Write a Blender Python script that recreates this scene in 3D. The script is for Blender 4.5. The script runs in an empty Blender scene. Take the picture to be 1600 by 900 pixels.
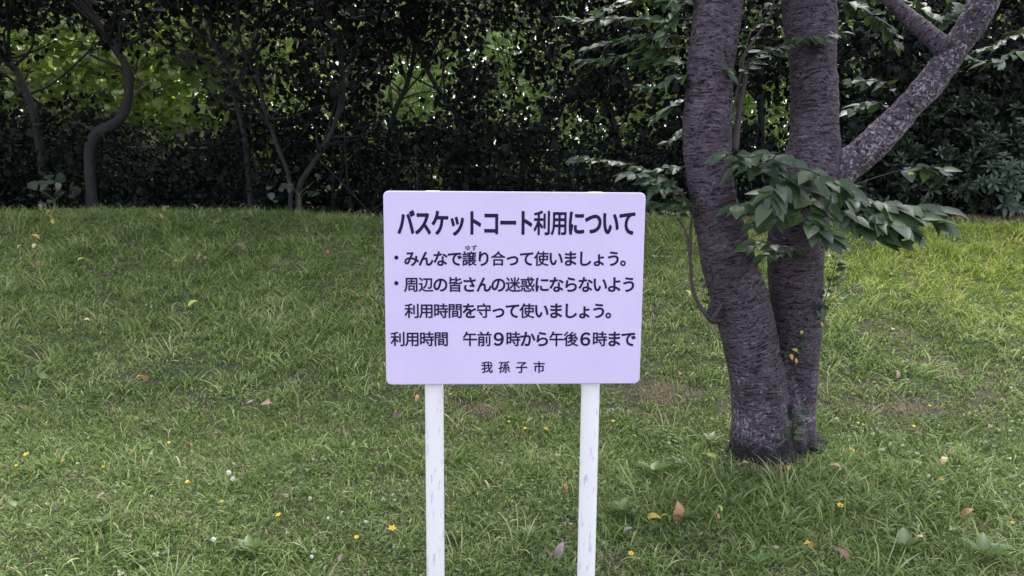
import bpy, bmesh, math, random
import numpy as np
from mathutils import Matrix, Vector, noise as mnoise
R = math.radians
rng = np.random.default_rng(7)
random.seed(7)
scene = bpy.context.scene
col = scene.collection

# ------------------------------------------------------------------ camera
FPX = 1155.0
PITCH = R(8.13); ROLL = R(0.5); CAMZ = 1.5
cam_d = bpy.data.cameras.new('camera'); cam = bpy.data.objects.new('camera', cam_d); col.objects.link(cam)
cam_d.sensor_width = 36; cam_d.lens = 36 * FPX / 1600; cam_d.clip_start = 0.05; cam_d.clip_end = 500
CM = Matrix.Rotation(math.pi / 2 - PITCH, 4, 'X') @ Matrix.Rotation(ROLL, 4, 'Z')
cam.matrix_world = Matrix.Translation((0, 0, CAMZ)) @ CM
scene.camera = cam
# ------------------------------------------------------------------ world + sun
SUN_EL, SUN_AZ = R(64), R(25)          # azimuth: clockwise from +Y; high beyond the thicket
w = bpy.data.worlds.new('World'); scene.world = w; w.use_nodes = True
wn = w.node_tree.nodes; wl = w.node_tree.links
sky = wn.new('ShaderNodeTexSky'); sky.sky_type = 'NISHITA'; sky.sun_disc = False
sky.sun_elevation = SUN_EL; sky.sun_rotation = SUN_AZ; sky.air_density = 1.0; sky.dust_density = 1.5; sky.ozone_density = 1.0
bg = wn['Background']; hs = wn.new('ShaderNodeHueSaturation'); hs.inputs['Saturation'].default_value = 0.4     # hazy, overcast sky
wl.new(sky.outputs[0], hs.inputs['Color']); wl.new(hs.outputs[0], bg.inputs[0]); bg.inputs[1].default_value = 0.15
sd = bpy.data.lights.new('sun', 'SUN'); so = bpy.data.objects.new('sun', sd); col.objects.link(so)
sd.energy = 1.4; sd.angle = R(22); sd.color = (1, 0.96, 0.9)
dirv = Vector((math.sin(SUN_AZ) * math.cos(SUN_EL), math.cos(SUN_AZ) * math.cos(SUN_EL), math.sin(SUN_EL)))
so.rotation_euler = dirv.to_track_quat('Z', 'Y').to_euler(); so.location = dirv * 20
scene.view_settings.view_transform = 'Standard'; scene.view_settings.look = 'None'
scene.view_settings.exposure = 1.85; scene.view_settings.gamma = 1.0
scene.render.engine = 'CYCLES'
scene.cycles.max_bounces = 6; scene.cycles.diffuse_bounces = 3; scene.cycles.transmission_bounces = 3
scene.cycles.transparent_max_bounces = 4

# ------------------------------------------------------------------ picking places seen in the photograph
def ray(px, py):
    return (CM.to_3x3() @ Vector(((px - 800) / FPX, (450 - py) / FPX, -1))).normalized()
def P(px, py, Y):
    r = ray(px, py); return Vector((0, 0, CAMZ)) + r * (Y / r.y)
def sstep(a, b, x):
    t = np.clip((x - a) / (b - a), 0, 1); return t * t * (3 - 2 * t)
def ground(x, y):
    """lawn, then a bank that climbs to the thicket"""
    x = np.asarray(x, float); y = np.asarray(y, float)
    t = np.clip(y - 4.0, 0, None)
    z = 0.27 * (np.sqrt(t * t + 0.12) - 0.346) * (t > 0)
    top = 1.06 + 0.012 * np.sin(x * 1.3) - 0.02 * sstep(3, 6, x)
    k = 0.12
    z = np.where(y > 4, top - np.where(top - z > 0, np.sqrt((top - z) ** 2 + 0.0), 0) , z)
    z = z - 0.10 * sstep(9.0, 14, y) + 0.09 * sstep(8.5, 9.5, y) * sstep(2.2, 4, x)
    z = z + 0.02 * np.sin(x * 1.1 + y * 0.7) * np.cos(y * 1.3 - x * 0.4) + 0.012 * np.sin(x * 3.1 + 1) * np.sin(y * 2.7)
    return z
def G(px, py):
    r = ray(px, py); o = Vector((0, 0, CAMZ)); s = 1.5
    while s < 60:
        p = o + r * s
        if p.z <= float(ground(p.x, p.y)): break
        s += 0.01
    return o + r * s

# ------------------------------------------------------------------ helpers
def mesh_from(name, V, F, mats, smooth=True, attrs=None, uv=None, midx=None):
    me = bpy.data.meshes.new(name)
    me.from_pydata([tuple(v) for v in V], [], F) if not isinstance(F, np.ndarray) else _np_mesh(me, V, F)
    for m in (mats if isinstance(mats, (list, tuple)) else [mats]): me.materials.append(m)
    if smooth: me.polygons.foreach_set('use_smooth', [True] * len(me.polygons))
    if midx is not None: me.polygons.foreach_set('material_index', midx)
    if attrs:
        for k, a in attrs.items():
            a = np.asarray(a, np.float32)
            if a.ndim == 1:
                at = me.attributes.new(k, 'FLOAT', 'POINT'); at.data.foreach_set('value', a)
            else:
                at = me.attributes.new(k, 'FLOAT_VECTOR', 'POINT'); at.data.foreach_set('vector', a.ravel())
    me.update()
    return me
def _np_mesh(me, V, F):
    n, k = F.shape
    me.vertices.add(len(V)); me.vertices.foreach_set('co', np.asarray(V, np.float32).ravel())
    me.loops.add(n * k); me.loops.foreach_set('vertex_index', F.astype(np.int32).ravel())
    me.polygons.add(n); me.polygons.foreach_set('loop_start', np.arange(0, n * k, k, dtype=np.int32))
    me.update(calc_edges=True)
def link(name, me, parent=None):
    o = bpy.data.objects.new(name, me); col.objects.link(o)
    if parent is not None:
        o.parent = parent
        o.matrix_parent_inverse = parent.matrix_world.inverted() if False else Matrix.Translation(-parent.location)
    return o
def tag(o, label=None, cat=None, group=None, kind=None):
    if label: o['label'] = label
    if cat: o['category'] = cat
    if group: o['group'] = group
    if kind: o['kind'] = kind
    return o
def empty(name, loc):
    o = bpy.data.objects.new(name, None); col.objects.link(o); o.location = loc; o.empty_display_size = 0.1
    return o
def catmull(pts, n=6):
    pts = [np.array(p, float) for p in pts]
    if len(pts) < 3:
        return np.array([pts[0] + (pts[-1] - pts[0]) * t for t in np.linspace(0, 1, n + 1)])
    P_ = [2 * pts[0] - pts[1]] + pts + [2 * pts[-1] - pts[-2]]; out = []
    for i in range(1, len(P_) - 2):
        a, b, c, d = P_[i - 1:i + 3]
        for t in np.arange(n) / n:
            out.append(0.5 * ((2 * b) + (c - a) * t + (2 * a - 5 * b + 4 * c - d) * t * t + (3 * b - a - 3 * c + d) * t ** 3))
    out.append(pts[-1]); return np.array(out)
class MB:
    def __init__(s): s.V = []; s.F = []; s.n = 0
    def add(s, V, F):
        s.V.append(np.asarray(V, float)); s.F += [tuple(i + s.n for i in f) for f in F]; s.n += len(V)
    def tube(s, pts, rad, sides=6, n=5, wob=0.0, cap=True):
        c = catmull([np.append(np.array(p, float), r) for p, r in zip(pts, rad)], n)
        p = c[:, :3]; r = np.maximum(c[:, 3], 0.0006)
        T = np.gradient(p, axis=0); T /= np.linalg.norm(T, axis=1)[:, None] + 1e-9
        u = np.cross(T[0], [0.3, 1, 0.1]); u /= np.linalg.norm(u)
        V = []
        for i in range(len(p)):
            u = u - T[i] * np.dot(u, T[i]); u /= np.linalg.norm(u); v = np.cross(T[i], u)
            for k in range(sides):
                a = 2 * math.pi * k / sides
                rr = r[i] * (1 + wob * mnoise.noise(Vector((p[i][0] * 6 + math.cos(a), p[i][1] * 6 + math.sin(a), p[i][2] * 5))))
                V.append(p[i] + rr * (math.cos(a) * u + math.sin(a) * v))
        F = []
        for i in range(len(p) - 1):
            for k in range(sides):
                k2 = (k + 1) % sides
                F.append((i * sides + k, i * sides + k2, (i + 1) * sides + k2, (i + 1) * sides + k))
        if cap:
            F.append(tuple(range(sides))[::-1]); m = (len(p) - 1) * sides; F.append(tuple(range(m, m + sides)))
        s.add(V, F); return p
    def build(s, name, mat, parent=None, **k):
        return link(name, mesh_from(name, np.concatenate(s.V), s.F, mat, **k), parent)

# ------------------------------------------------------------------ materials
def mat(name):
    m = bpy.data.materials.new(name); m.use_nodes = True; m.node_tree.nodes.clear()
    return m, m.node_tree.nodes, m.node_tree.links
def N(nodes, typ, **k):
    n = nodes.new(typ)
    for a, b in k.items():
        if a.startswith('i_'): n.inputs[a[2:]].default_value = b
        else: setattr(n, a, b)
    return n
def ramp(nodes, stops, interp='LINEAR'):
    r = nodes.new('ShaderNodeValToRGB'); r.color_ramp.interpolation = interp; e = r.color_ramp.elements
    while len(e) < len(stops): e.new(0.5)
    for x, (p, c) in zip(e, stops): x.position = p; x.color = (*c, 1) if len(c) == 3 else c
    return r
def leaf_mat(name, cols, trans=0.3, rough=0.37, spec=0.5):
    m, n, l = mat(name)
    oi = n.new('ShaderNodeObjectInfo'); at = N(n, 'ShaderNodeAttribute', attribute_name='tint')
    ad = N(n, 'ShaderNodeMath', operation='ADD'); fr = N(n, 'ShaderNodeMath', operation='FRACT')
    l.new(oi.outputs['Random'], ad.inputs[0]); l.new(at.outputs['Fac'], ad.inputs[1]); l.new(ad.outputs[0], fr.inputs[0])
    k = len(cols) - 1
    rp = ramp(n, [(i / k, c) for i, c in enumerate(cols)]); l.new(fr.outputs[0], rp.inputs[0])
    # across-the-blade veins from the leaf's own coordinates
    lv = N(n, 'ShaderNodeAttribute', attribute_name='lc')
    sx = n.new('ShaderNodeSeparateXYZ'); l.new(lv.outputs['Vector'], sx.inputs[0])
    ab = N(n, 'ShaderNodeMath', operation='ABSOLUTE'); l.new(sx.outputs[0], ab.inputs[0])
    mu = N(n, 'ShaderNodeMath', operation='MULTIPLY_ADD'); l.new(ab.outputs[0], mu.inputs[0]); mu.inputs[1].default_value = -0.75; l.new(sx.outputs[1], mu.inputs[2])
    sc = N(n, 'ShaderNodeMath', operation='MULTIPLY'); l.new(mu.outputs[0], sc.inputs[0]); sc.inputs[1].default_value = 55
    si = N(n, 'ShaderNodeMath', operation='SINE'); l.new(sc.outputs[0], si.inputs[0])
    mid = N(n, 'ShaderNodeMath', operation='LESS_THAN'); l.new(ab.outputs[0], mid.inputs[0]); mid.inputs[1].default_value = 0.014
    pw = N(n, 'ShaderNodeMath', operation='GREATER_THAN'); l.new(si.outputs[0], pw.inputs[0]); pw.inputs[1].default_value = 0.9
    mx = N(n, 'ShaderNodeMath', operation='MAXIMUM'); l.new(mid.outputs[0], mx.inputs[0]); l.new(pw.outputs[0], mx.inputs[1])
    geo = n.new('ShaderNodeNewGeometry')
    nz = N(n, 'ShaderNodeTexNoise', i_Scale=45.0, i_Detail=2.0); l.new(geo.outputs['Position'], nz.inputs['Vector'])
    mr = N(n, 'ShaderNodeMapRange'); l.new(nz.outputs[0], mr.inputs[0]); mr.inputs[3].default_value = 0.72; mr.inputs[4].default_value = 1.28
    vm = N(n, 'ShaderNodeVectorMath', operation='SCALE'); l.new(rp.outputs[0], vm.inputs[0]); l.new(mr.outputs[0], vm.inputs['Scale'])
    mc = N(n, 'ShaderNodeMix', data_type='RGBA', blend_type='MULTIPLY'); l.new(vm.outputs[0], mc.inputs[6]); mc.inputs[7].default_value = (1.5, 1.45, 1.5, 1)
    mfac = N(n, 'ShaderNodeMath', operation='MULTIPLY'); l.new(mx.outputs[0], mfac.inputs[0]); mfac.inputs[1].default_value = 0.3
    l.new(mfac.outputs[0], mc.inputs[0])
    bs = N(n, 'ShaderNodeBsdfPrincipled'); bs.inputs['Roughness'].default_value = rough; bs.inputs['Specular IOR Level'].default_value = spec
    bp = N(n, 'ShaderNodeBump'); bp.inputs['Strength'].default_value = 0.12; bp.inputs['Distance'].default_value = 0.001
    l.new(si.outputs[0], bp.inputs['Height']); l.new(bp.outputs[0], bs.inputs['Normal'])
    l.new(mc.outputs[2], bs.inputs['Base Color'])
    tr = n.new('ShaderNodeBsdfTranslucent')
    yc = N(n, 'ShaderNodeMix', data_type='RGBA', blend_type='MULTIPLY'); yc.inputs[0].default_value = 1; l.new(mc.outputs[2], yc.inputs[6]); yc.inputs[7].default_value = (1.35, 1.45, 0.7, 1)
    l.new(yc.outputs[2], tr.inputs[0])
    ms = n.new('ShaderNodeMixShader'); ms.inputs[0].default_value = trans
    l.new(bs.outputs[0], ms.inputs[1]); l.new(tr.outputs[0], ms.inputs[2])
    out = n.new('ShaderNodeOutputMaterial'); l.new(ms.outputs[0], out.inputs[0])
    return m
M = {}
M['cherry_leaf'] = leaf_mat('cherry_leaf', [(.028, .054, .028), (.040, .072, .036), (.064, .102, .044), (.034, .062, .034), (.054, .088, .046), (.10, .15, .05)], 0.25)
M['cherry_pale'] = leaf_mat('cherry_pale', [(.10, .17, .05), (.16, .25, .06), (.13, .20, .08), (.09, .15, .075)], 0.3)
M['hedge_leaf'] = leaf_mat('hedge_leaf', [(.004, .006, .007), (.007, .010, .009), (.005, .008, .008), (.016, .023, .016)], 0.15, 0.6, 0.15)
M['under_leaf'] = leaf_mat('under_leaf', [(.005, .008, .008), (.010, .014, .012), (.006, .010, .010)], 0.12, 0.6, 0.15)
M['vine_leaf'] = leaf_mat('vine_leaf', [(.26, .36, .09), (.12, .18, .05), (.48, .58, .18), (.25, .34, .11), (.30, .38, .14), (.55, .62, .32)], 0.35, 0.35, 0.8)  # palest leaf colours carry the clearing's light as painted highlights
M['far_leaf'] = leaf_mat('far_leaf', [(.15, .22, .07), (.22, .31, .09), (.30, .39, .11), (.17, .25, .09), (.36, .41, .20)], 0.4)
M['evergreen_leaf'] = leaf_mat('evergreen_leaf', [(.024, .040, .024), (.036, .058, .034), (.055, .085, .050), (.030, .050, .032)], 0.12, 0.33)
M['weed_leaf'] = leaf_mat('weed_leaf', [(.07, .12, .028), (.095, .155, .036), (.08, .13, .035)], 0.3)
def plain(name, c, rough=0.6, var=0.25, scale=30.0, trans=0.0):
    m, n, l = mat(name)
    geo = n.new('ShaderNodeNewGeometry'); nz = N(n, 'ShaderNodeTexNoise', i_Scale=scale, i_Detail=5.0); l.new(geo.outputs['Position'], nz.inputs['Vector'])
    oi = n.new('ShaderNodeObjectInfo')
    mr = N(n, 'ShaderNodeMapRange'); l.new(nz.outputs[0], mr.inputs[0]); mr.inputs[3].default_value = 1 - var * 1.5; mr.inputs[4].default_value = 1 + var * 1.5
    vm = N(n, 'ShaderNodeVectorMath', operation='SCALE'); vm.inputs[0].default_value = c; l.new(mr.outputs[0], vm.inputs['Scale'])
    bs = n.new('ShaderNodeBsdfPrincipled'); bs.inputs['Roughness'].default_value = rough; l.new(vm.outputs[0], bs.inputs['Base Color'])
    bp = N(n, 'ShaderNodeBump'); bp.inputs['Strength'].default_value = 0.3; bp.inputs['Distance'].default_value = 0.003; l.new(nz.outputs[0], bp.inputs['Height']); l.new(bp.outputs[0], bs.inputs['Normal'])
    out = n.new('ShaderNodeOutputMaterial'); s = bs.outputs[0]
    if trans:
        tr = n.new('ShaderNodeBsdfTranslucent'); l.new(vm.outputs[0], tr.inputs[0]); ms = n.new('ShaderNodeMixShader'); ms.inputs[0].default_value = trans
        l.new(s, ms.inputs[1]); l.new(tr.outputs[0], ms.inputs[2]); s = ms.outputs[0]
    l.new(s, out.inputs[0]); return m
M['twig'] = plain('twig', (.060, .044, .048), 0.8)
M['thicket_bark'] = plain('thicket_bark', (.020, .018, .021), 0.85, 0.4, 14)
M['stem_green'] = plain('stem_green', (.09, .13, .06), 0.6)
M['fence_metal'] = plain('fence_metal', (.10, .11, .11), 0.5)
M['leaf_yellow'] = plain('leaf_yellow', (.50, .34, .06), 0.6, 0.25, 60, 0.2)
M['leaf_cream'] = plain('leaf_cream', (.50, .41, .22), 0.6, 0.2, 60, 0.2)
M['leaf_orange'] = plain('leaf_orange', (.40, .21, .10), 0.6, 0.3, 60, 0.2)
M['leaf_tan'] = plain('leaf_tan', (.27, .18, .125), 0.7, 0.3, 60, 0.1)
M['leaf_pink'] = plain('leaf_pink', (.27, .195, .205), 0.7, 0.2, 60, 0.1)
M['leaf_brown'] = plain('leaf_brown', (.19, .10, .075), 0.7, 0.3, 60, 0.1)
M['leaf_dark'] = plain('leaf_dark', (.05, .035, .03), 0.7, 0.3, 60)
M['leaf_lime'] = plain('leaf_lime', (.36, .40, .09), 0.6, 0.2, 60, 0.2)
M['petal_yellow'] = plain('petal_yellow', (.80, .50, .02), 0.5, 0.1, 60, 0.2)
M['petal_white'] = plain('petal_white', (.75, .75, .72), 0.5, 0.1, 60, 0.2)

def grass_mat():
    m, n, l = mat('grass_blade')
    oi = n.new('ShaderNodeObjectInfo'); at = N(n, 'ShaderNodeAttribute', attribute_name='tint')
    geo = n.new('ShaderNodeNewGeometry')
    nz = N(n, 'ShaderNodeTexNoise', i_Scale=1.6, i_Detail=3.0); l.new(geo.outputs['Position'], nz.inputs['Vector'])
    a1 = N(n, 'ShaderNodeMath', operation='MULTIPLY_ADD'); l.new(oi.outputs['Random'], a1.inputs[0]); a1.inputs[1].default_value = 0.5; l.new(at.outputs['Fac'], a1.inputs[2])
    a2 = N(n, 'ShaderNodeMath', operation='MULTIPLY_ADD'); l.new(nz.outputs[0], a2.inputs[0]); a2.inputs[1].default_value = 0.7; l.new(a1.outputs[0], a2.inputs[2])
    mr = N(n, 'ShaderNodeMapRange'); l.new(a2.outputs[0], mr.inputs[0]); mr.inputs[1].default_value = 0.3; mr.inputs[2].default_value = 1.6
    rp = ramp(n, [(0, (.026, .050, .010)), (.3, (.076, .130, .025)), (.6, (.158, .240, .058)), (.85, (.29, .38, .125)), (1, (.44, .44, .23))]); l.new(mr.outputs[0], rp.inputs[0])
    # right bank: a yellower sward, with its stronger sun put into the colour
    sx = n.new('ShaderNodeSeparateXYZ'); l.new(geo.outputs['Position'], sx.inputs[0])
    m1 = N(n, 'ShaderNodeMapRange', interpolation_type='SMOOTHSTEP'); l.new(sx.outputs[0], m1.inputs[0]); m1.inputs[1].default_value = 0.6; m1.inputs[2].default_value = 4.5
    m2 = N(n, 'ShaderNodeMapRange', interpolation_type='SMOOTHSTEP'); l.new(sx.outputs[1], m2.inputs[0]); m2.inputs[1].default_value = 4.6; m2.inputs[2].default_value = 7.0
    mm = N(n, 'ShaderNodeMath', operation='MULTIPLY'); l.new(m1.outputs[0], mm.inputs[0]); l.new(m2.outputs[0], mm.inputs[1])
    mc = N(n, 'ShaderNodeMix', data_type='RGBA', blend_type='MULTIPLY'); l.new(mm.outputs[0], mc.inputs[0]); l.new(rp.outputs[0], mc.inputs[6]); mc.inputs[7].default_value = (1.55, 1.45, 0.85, 1)
    bs = n.new('ShaderNodeBsdfPrincipled'); bs.inputs['Roughness'].default_value = 0.5; bs.inputs['Specular IOR Level'].default_value = 0.35
    l.new(mc.outputs[2], bs.inputs['Base Color'])
    tr = n.new('ShaderNodeBsdfTranslucent'); l.new(mc.outputs[2], tr.inputs[0])
    ms = n.new('ShaderNodeMixShader'); ms.inputs[0].default_value = 0.3; l.new(bs.outputs[0], ms.inputs[1]); l.new(tr.outputs[0], ms.inputs[2])
    out = n.new('ShaderNodeOutputMaterial'); l.new(ms.outputs[0], out.inputs[0]); return m
M['grass'] = grass_mat()
M['straw'] = plain('straw', (.33, .26, .17), 0.7, 0.3, 40, 0.2)

def soil_mat():
    m, n, l = mat('soil')
    geo = n.new('ShaderNodeNewGeometry')
    n1 = N(n, 'ShaderNodeTexNoise', i_Scale=2.0, i_Detail=6.0); l.new(geo.outputs['Position'], n1.inputs['Vector'])
    n2 = N(n, 'ShaderNodeTexNoise', i_Scale=70.0, i_Detail=6.0); l.new(geo.outputs['Position'], n2.inputs['Vector'])
    r1 = ramp(n, [(0.3, (.022, .030, .012)), (0.55, (.040, .038, .020)), (0.75, (.085, .062, .047))]); l.new(n1.outputs[0], r1.inputs[0])
    r2 = ramp(n, [(0.3, (.45, .45, .45)), (0.7, (1.5, 1.45, 1.4))]); l.new(n2.outputs[0], r2.inputs[0])
    mc = N(n, 'ShaderNodeMix', data_type='RGBA', blend_type='MULTIPLY'); mc.inputs[0].default_value = 1; l.new(r1.outputs[0], mc.inputs[6]); l.new(r2.outputs[0], mc.inputs[7])
    bs = n.new('ShaderNodeBsdfPrincipled'); bs.inputs['Roughness'].default_value = 0.95; l.new(mc.outputs[2], bs.inputs['Base Color'])
    bp = N(n, 'ShaderNodeBump'); bp.inputs['Strength'].default_value = 0.8; bp.inputs['Distance'].default_value = 0.02; l.new(n2.outputs[0], bp.inputs['Height']); l.new(bp.outputs[0], bs.inputs['Normal'])
    out = n.new('ShaderNodeOutputMaterial'); l.new(bs.outputs[0], out.inputs[0]); return m
M['soil'] = soil_mat()

def bark_mat():
    m, n, l = mat('cherry_bark')
    bc = N(n, 'ShaderNodeAttribute', attribute_name='bc')      # (r cos, r sin, length along the stem)
    geo = n.new('ShaderNodeNewGeometry')
    mp = N(n, 'ShaderNodeMapping'); mp.inputs['Scale'].default_value = (1, 1, 4.6); l.new(bc.outputs['Vector'], mp.inputs[0])
    wz = N(n, 'ShaderNodeTexNoise', i_Scale=9.0, i_Detail=3.0); l.new(bc.outputs['Vector'], wz.inputs['Vector'])
    ws = N(n, 'ShaderNodeVectorMath', operation='SCALE'); l.new(wz.outputs['Color'], ws.inputs[0]); ws.inputs['Scale'].default_value = 0.16
    wa = N(n, 'ShaderNodeVectorMath', operation='ADD'); l.new(mp.outputs[0], wa.inputs[0]); l.new(ws.outputs[0], wa.inputs[1])
    n1 = N(n, 'ShaderNodeTexNoise', i_Scale=13.0, i_Detail=8.0, i_Roughness=0.72); l.new(wa.outputs[0], n1.inputs['Vector'])     # horizontal streaks
    n2 = N(n, 'ShaderNodeTexNoise', i_Scale=23.0, i_Detail=2.0); l.new(wa.outputs[0], n2.inputs['Vector'])    # lenticel dashes
    n3 = N(n, 'ShaderNodeTexNoise', i_Scale=90.0, i_Detail=6.0); l.new(geo.outputs['Position'], n3.inputs['Vector'])  # grit
    n4 = N(n, 'ShaderNodeTexNoise', i_Scale=6.0, i_Detail=8.0, i_Roughness=0.7); l.new(geo.outputs['Position'], n4.inputs['Vector'])
    c1 = ramp(n, [(0.28, (.026, .015, .023)), (0.42, (.060, .039, .058)), (0.58, (.098, .067, .096)), (0.70, (.26, .20, .25))]); l.new(n1.outputs[0], c1.inputs[0])
    dk = ramp(n, [(0.585, (1, 1, 1)), (0.615, (.14, .11, .14))]); l.new(n2.outputs[0], dk.inputs[0])
    mc = N(n, 'ShaderNodeMix', data_type='RGBA', blend_type='MULTIPLY'); mc.inputs[0].default_value = 1; l.new(c1.outputs[0], mc.inputs[6]); l.new(dk.outputs[0], mc.inputs[7])
    gr = ramp(n, [(0.3, (.55, .55, .55)), (0.7, (1.5, 1.5, 1.5))]); l.new(n3.outputs[0], gr.inputs[0])
    mg = N(n, 'ShaderNodeMix', data_type='RGBA', blend_type='MULTIPLY'); mg.inputs[0].default_value = 1; l.new(mc.outputs[2], mg.inputs[6]); l.new(gr.outputs[0], mg.inputs[7])
    # lichen: more on the butt and on the slanting limb (attribute 'lich')
    la = N(n, 'ShaderNodeAttribute', attribute_name='lich')
    v1 = N(n, 'ShaderNodeTexNoise', i_Scale=55.0, i_Detail=4.0, i_Roughness=0.7); l.new(geo.outputs['Position'], v1.inputs['Vector'])
    s1 = N(n, 'ShaderNodeMath', operation='ADD'); l.new(v1.outputs[0], s1.inputs[0])
    s2 = N(n, 'ShaderNodeMath', operation='MULTIPLY_ADD'); l.new(n4.outputs[0], s2.inputs[0]); s2.inputs[1].default_value = 0.35; l.new(la.outputs['Fac'], s2.inputs[2]); l.new(s2.outputs[0], s1.inputs[1])
    lr = ramp(n, [(0.0, (0, 0, 0)), (0.86, (0, 0, 0)), (0.93, (1, 1, 1))]); l.new(s1.outputs[0], lr.inputs[0])
    pt = ramp(n, [(.35, (.62, .58, .60)), (.65, (1.35, 1.35, 1.4))]); l.new(n4.outputs[0], pt.inputs[0]); mq = N(n, 'ShaderNodeMix', data_type='RGBA', blend_type='MULTIPLY'); mq.inputs[0].default_value = 1; l.new(mg.outputs[2], mq.inputs[6]); l.new(pt.outputs[0], mq.inputs[7]); mg = mq
    ml = N(n, 'ShaderNodeMix', data_type='RGBA'); l.new(lr.outputs[0], ml.inputs[0]); l.new(mg.outputs[2], ml.inputs[6]); ml.inputs[7].default_value = (.34, .29, .35, 1)
    # darker towards the foot and along the seam between the stems
    da = N(n, 'ShaderNodeAttribute', attribute_name='foot_dark')
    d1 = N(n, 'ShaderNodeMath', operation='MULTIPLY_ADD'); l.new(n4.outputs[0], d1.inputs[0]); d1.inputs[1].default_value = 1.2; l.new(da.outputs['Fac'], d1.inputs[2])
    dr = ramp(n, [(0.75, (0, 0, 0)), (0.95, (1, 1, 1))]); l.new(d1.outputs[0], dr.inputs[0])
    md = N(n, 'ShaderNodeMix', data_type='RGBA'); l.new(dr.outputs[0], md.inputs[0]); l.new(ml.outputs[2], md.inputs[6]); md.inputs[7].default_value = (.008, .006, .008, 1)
    bs = n.new('ShaderNodeBsdfPrincipled'); bs.inputs['Roughness'].default_value = 0.7; l.new(md.outputs[2], bs.inputs['Base Color'])
    h1 = N(n, 'ShaderNodeMath', operation='MULTIPLY_ADD'); l.new(n1.outputs[0], h1.inputs[0]); h1.inputs[1].default_value = 0.45; l.new(n3.outputs[0], h1.inputs[2])
    h2 = N(n, 'ShaderNodeMath', operation='ADD'); l.new(h1.outputs[0], h2.inputs[0])
    h3 = N(n, 'ShaderNodeMapRange'); l.new(n2.outputs[0], h3.inputs[0]); h3.inputs[1].default_value = 0.56; h3.inputs[2].default_value = 0.66; h3.inputs[4].default_value = 0.7; l.new(h3.outputs[0], h2.inputs[1])
    bp = N(n, 'ShaderNodeBump'); bp.inputs['Strength'].default_value = 1.0; bp.inputs['Distance'].default_value = 0.016; l.new(h2.outputs[0], bp.inputs['Height']); l.new(bp.outputs[0], bs.inputs['Normal'])
    out = n.new('ShaderNodeOutputMaterial'); l.new(bs.outputs[0], out.inputs[0]); return m
M['bark'] = bark_mat()

def paint_mat(name, base, dirt, peel=False):
    m, n, l = mat(name)
    tc = n.new('ShaderNodeTexCoord')
    n1 = N(n, 'ShaderNodeTexNoise', i_Scale=5.0, i_Detail=6.0); l.new(tc.outputs['Object'], n1.inputs['Vector'])
    mp = N(n, 'ShaderNodeMapping'); mp.inputs['Scale'].default_value = (70, 70, 16) if peel else (60, 60, 9); l.new(tc.outputs['Object'], mp.inputs[0])
    n2 = N(n, 'ShaderNodeTexNoise', i_Scale=1.0, i_Detail=7.0, i_Roughness=0.65); l.new(mp.outputs[0], n2.inputs['Vector'])
    r1 = ramp(n, [(0.3, tuple(c * 0.94 for c in base)), (0.7, base)]); l.new(n1.outputs[0], r1.inputs[0])
    r2 = ramp(n, [(0.585, (0, 0, 0)), (0.62, (.9, .9, .9))] if peel else [(0.56, (0, 0, 0)), (0.85, (.28, .28, .28))]); l.new(n2.outputs[0], r2.inputs[0])
    mx = N(n, 'ShaderNodeMix', data_type='RGBA'); l.new(r2.outputs[0], mx.inputs[0]); l.new(r1.outputs[0], mx.inputs[6]); mx.inputs[7].default_value = (*dirt, 1)
    # specks
    vo = N(n, 'ShaderNodeTexNoise', i_Scale=140.0 if not peel else 90.0, i_Detail=2.0); l.new(tc.outputs['Object'], vo.inputs['Vector'])
    r3 = ramp(n, [(0.74, (0, 0, 0)), (0.78, (.6, .6, .6))]); l.new(vo.outputs[0], r3.inputs[0])
    m3 = N(n, 'ShaderNodeMix', data_type='RGBA'); l.new(r3.outputs[0], m3.inputs[0]); l.new(mx.outputs[2], m3.inputs[6]); m3.inputs[7].default_value = (dirt[0] * .5, dirt[1] * .5, dirt[2] * .5, 1)
    bs = n.new('ShaderNodeBsdfPrincipled'); bs.inputs['Roughness'].default_value = 0.5 if peel else 0.55; bs.inputs['Specular IOR Level'].default_value = 0.3
    l.new(m3.outputs[2], bs.inputs['Base Color'])
    bp = N(n, 'ShaderNodeBump'); bp.inputs['Strength'].default_value = 0.4; bp.inputs['Distance'].default_value = 0.0015; l.new(n2.outputs[0], bp.inputs['Height']); l.new(bp.outputs[0], bs.inputs['Normal'])
    out = n.new('ShaderNodeOutputMaterial'); l.new(bs.outputs[0], out.inputs[0]); return m
M['board'] = paint_mat('board_paint', (.73, .61, .90), (.50, .42, .66))
M['post'] = paint_mat('post_paint', (.93, .87, .91), (.66, .56, .78), True)
M['ink'] = plain('ink', (.026, .014, .060), 0.7, 0.12, 20); M['ink'].node_tree.nodes['Principled BSDF'].inputs['Specular IOR Level'].default_value = 0.1

# ------------------------------------------------------------------ leaf templates: base at 0, tip at +Y, face up +Z
def leaf_tpl(w=0.30, st=(0, .1, .28, .5, .72, .9, 1), fold=0.18, droop=0.25, shape='ovate', serr=0.0):
    V = []; lc = []; F = []
    for t in st:
        if shape == 'ovate': h = w * math.sin(math.pi * min(1, t ** 0.72)) ** 0.85 * (1 - 0.25 * t)
        elif shape == 'round': h = w * (math.sin(math.pi * min(1, t ** 0.6)) ** 0.6)
        elif shape == 'lance': h = w * math.sin(math.pi * t ** 1.15) ** 0.9
        else: h = w * (0.9 if 0 < t < 1 else 0.1)
        z = -droop * t * t
        V += [(-h, t, z + fold * h), (0, t, z), (h, t, z + fold * h)]; lc += [(-h, t, 0), (0, t, 0), (h, t, 0)]
    n = len(st)
    for i in range(n - 1):
        a = i * 3; b = a + 3
        F += [(a, a + 1, b + 1), (a, b + 1, b), (a + 1, a + 2, b + 2), (a + 1, b + 2, b + 1)]
    return np.array(V, float), np.array(F), np.array(lc, float)
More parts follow.
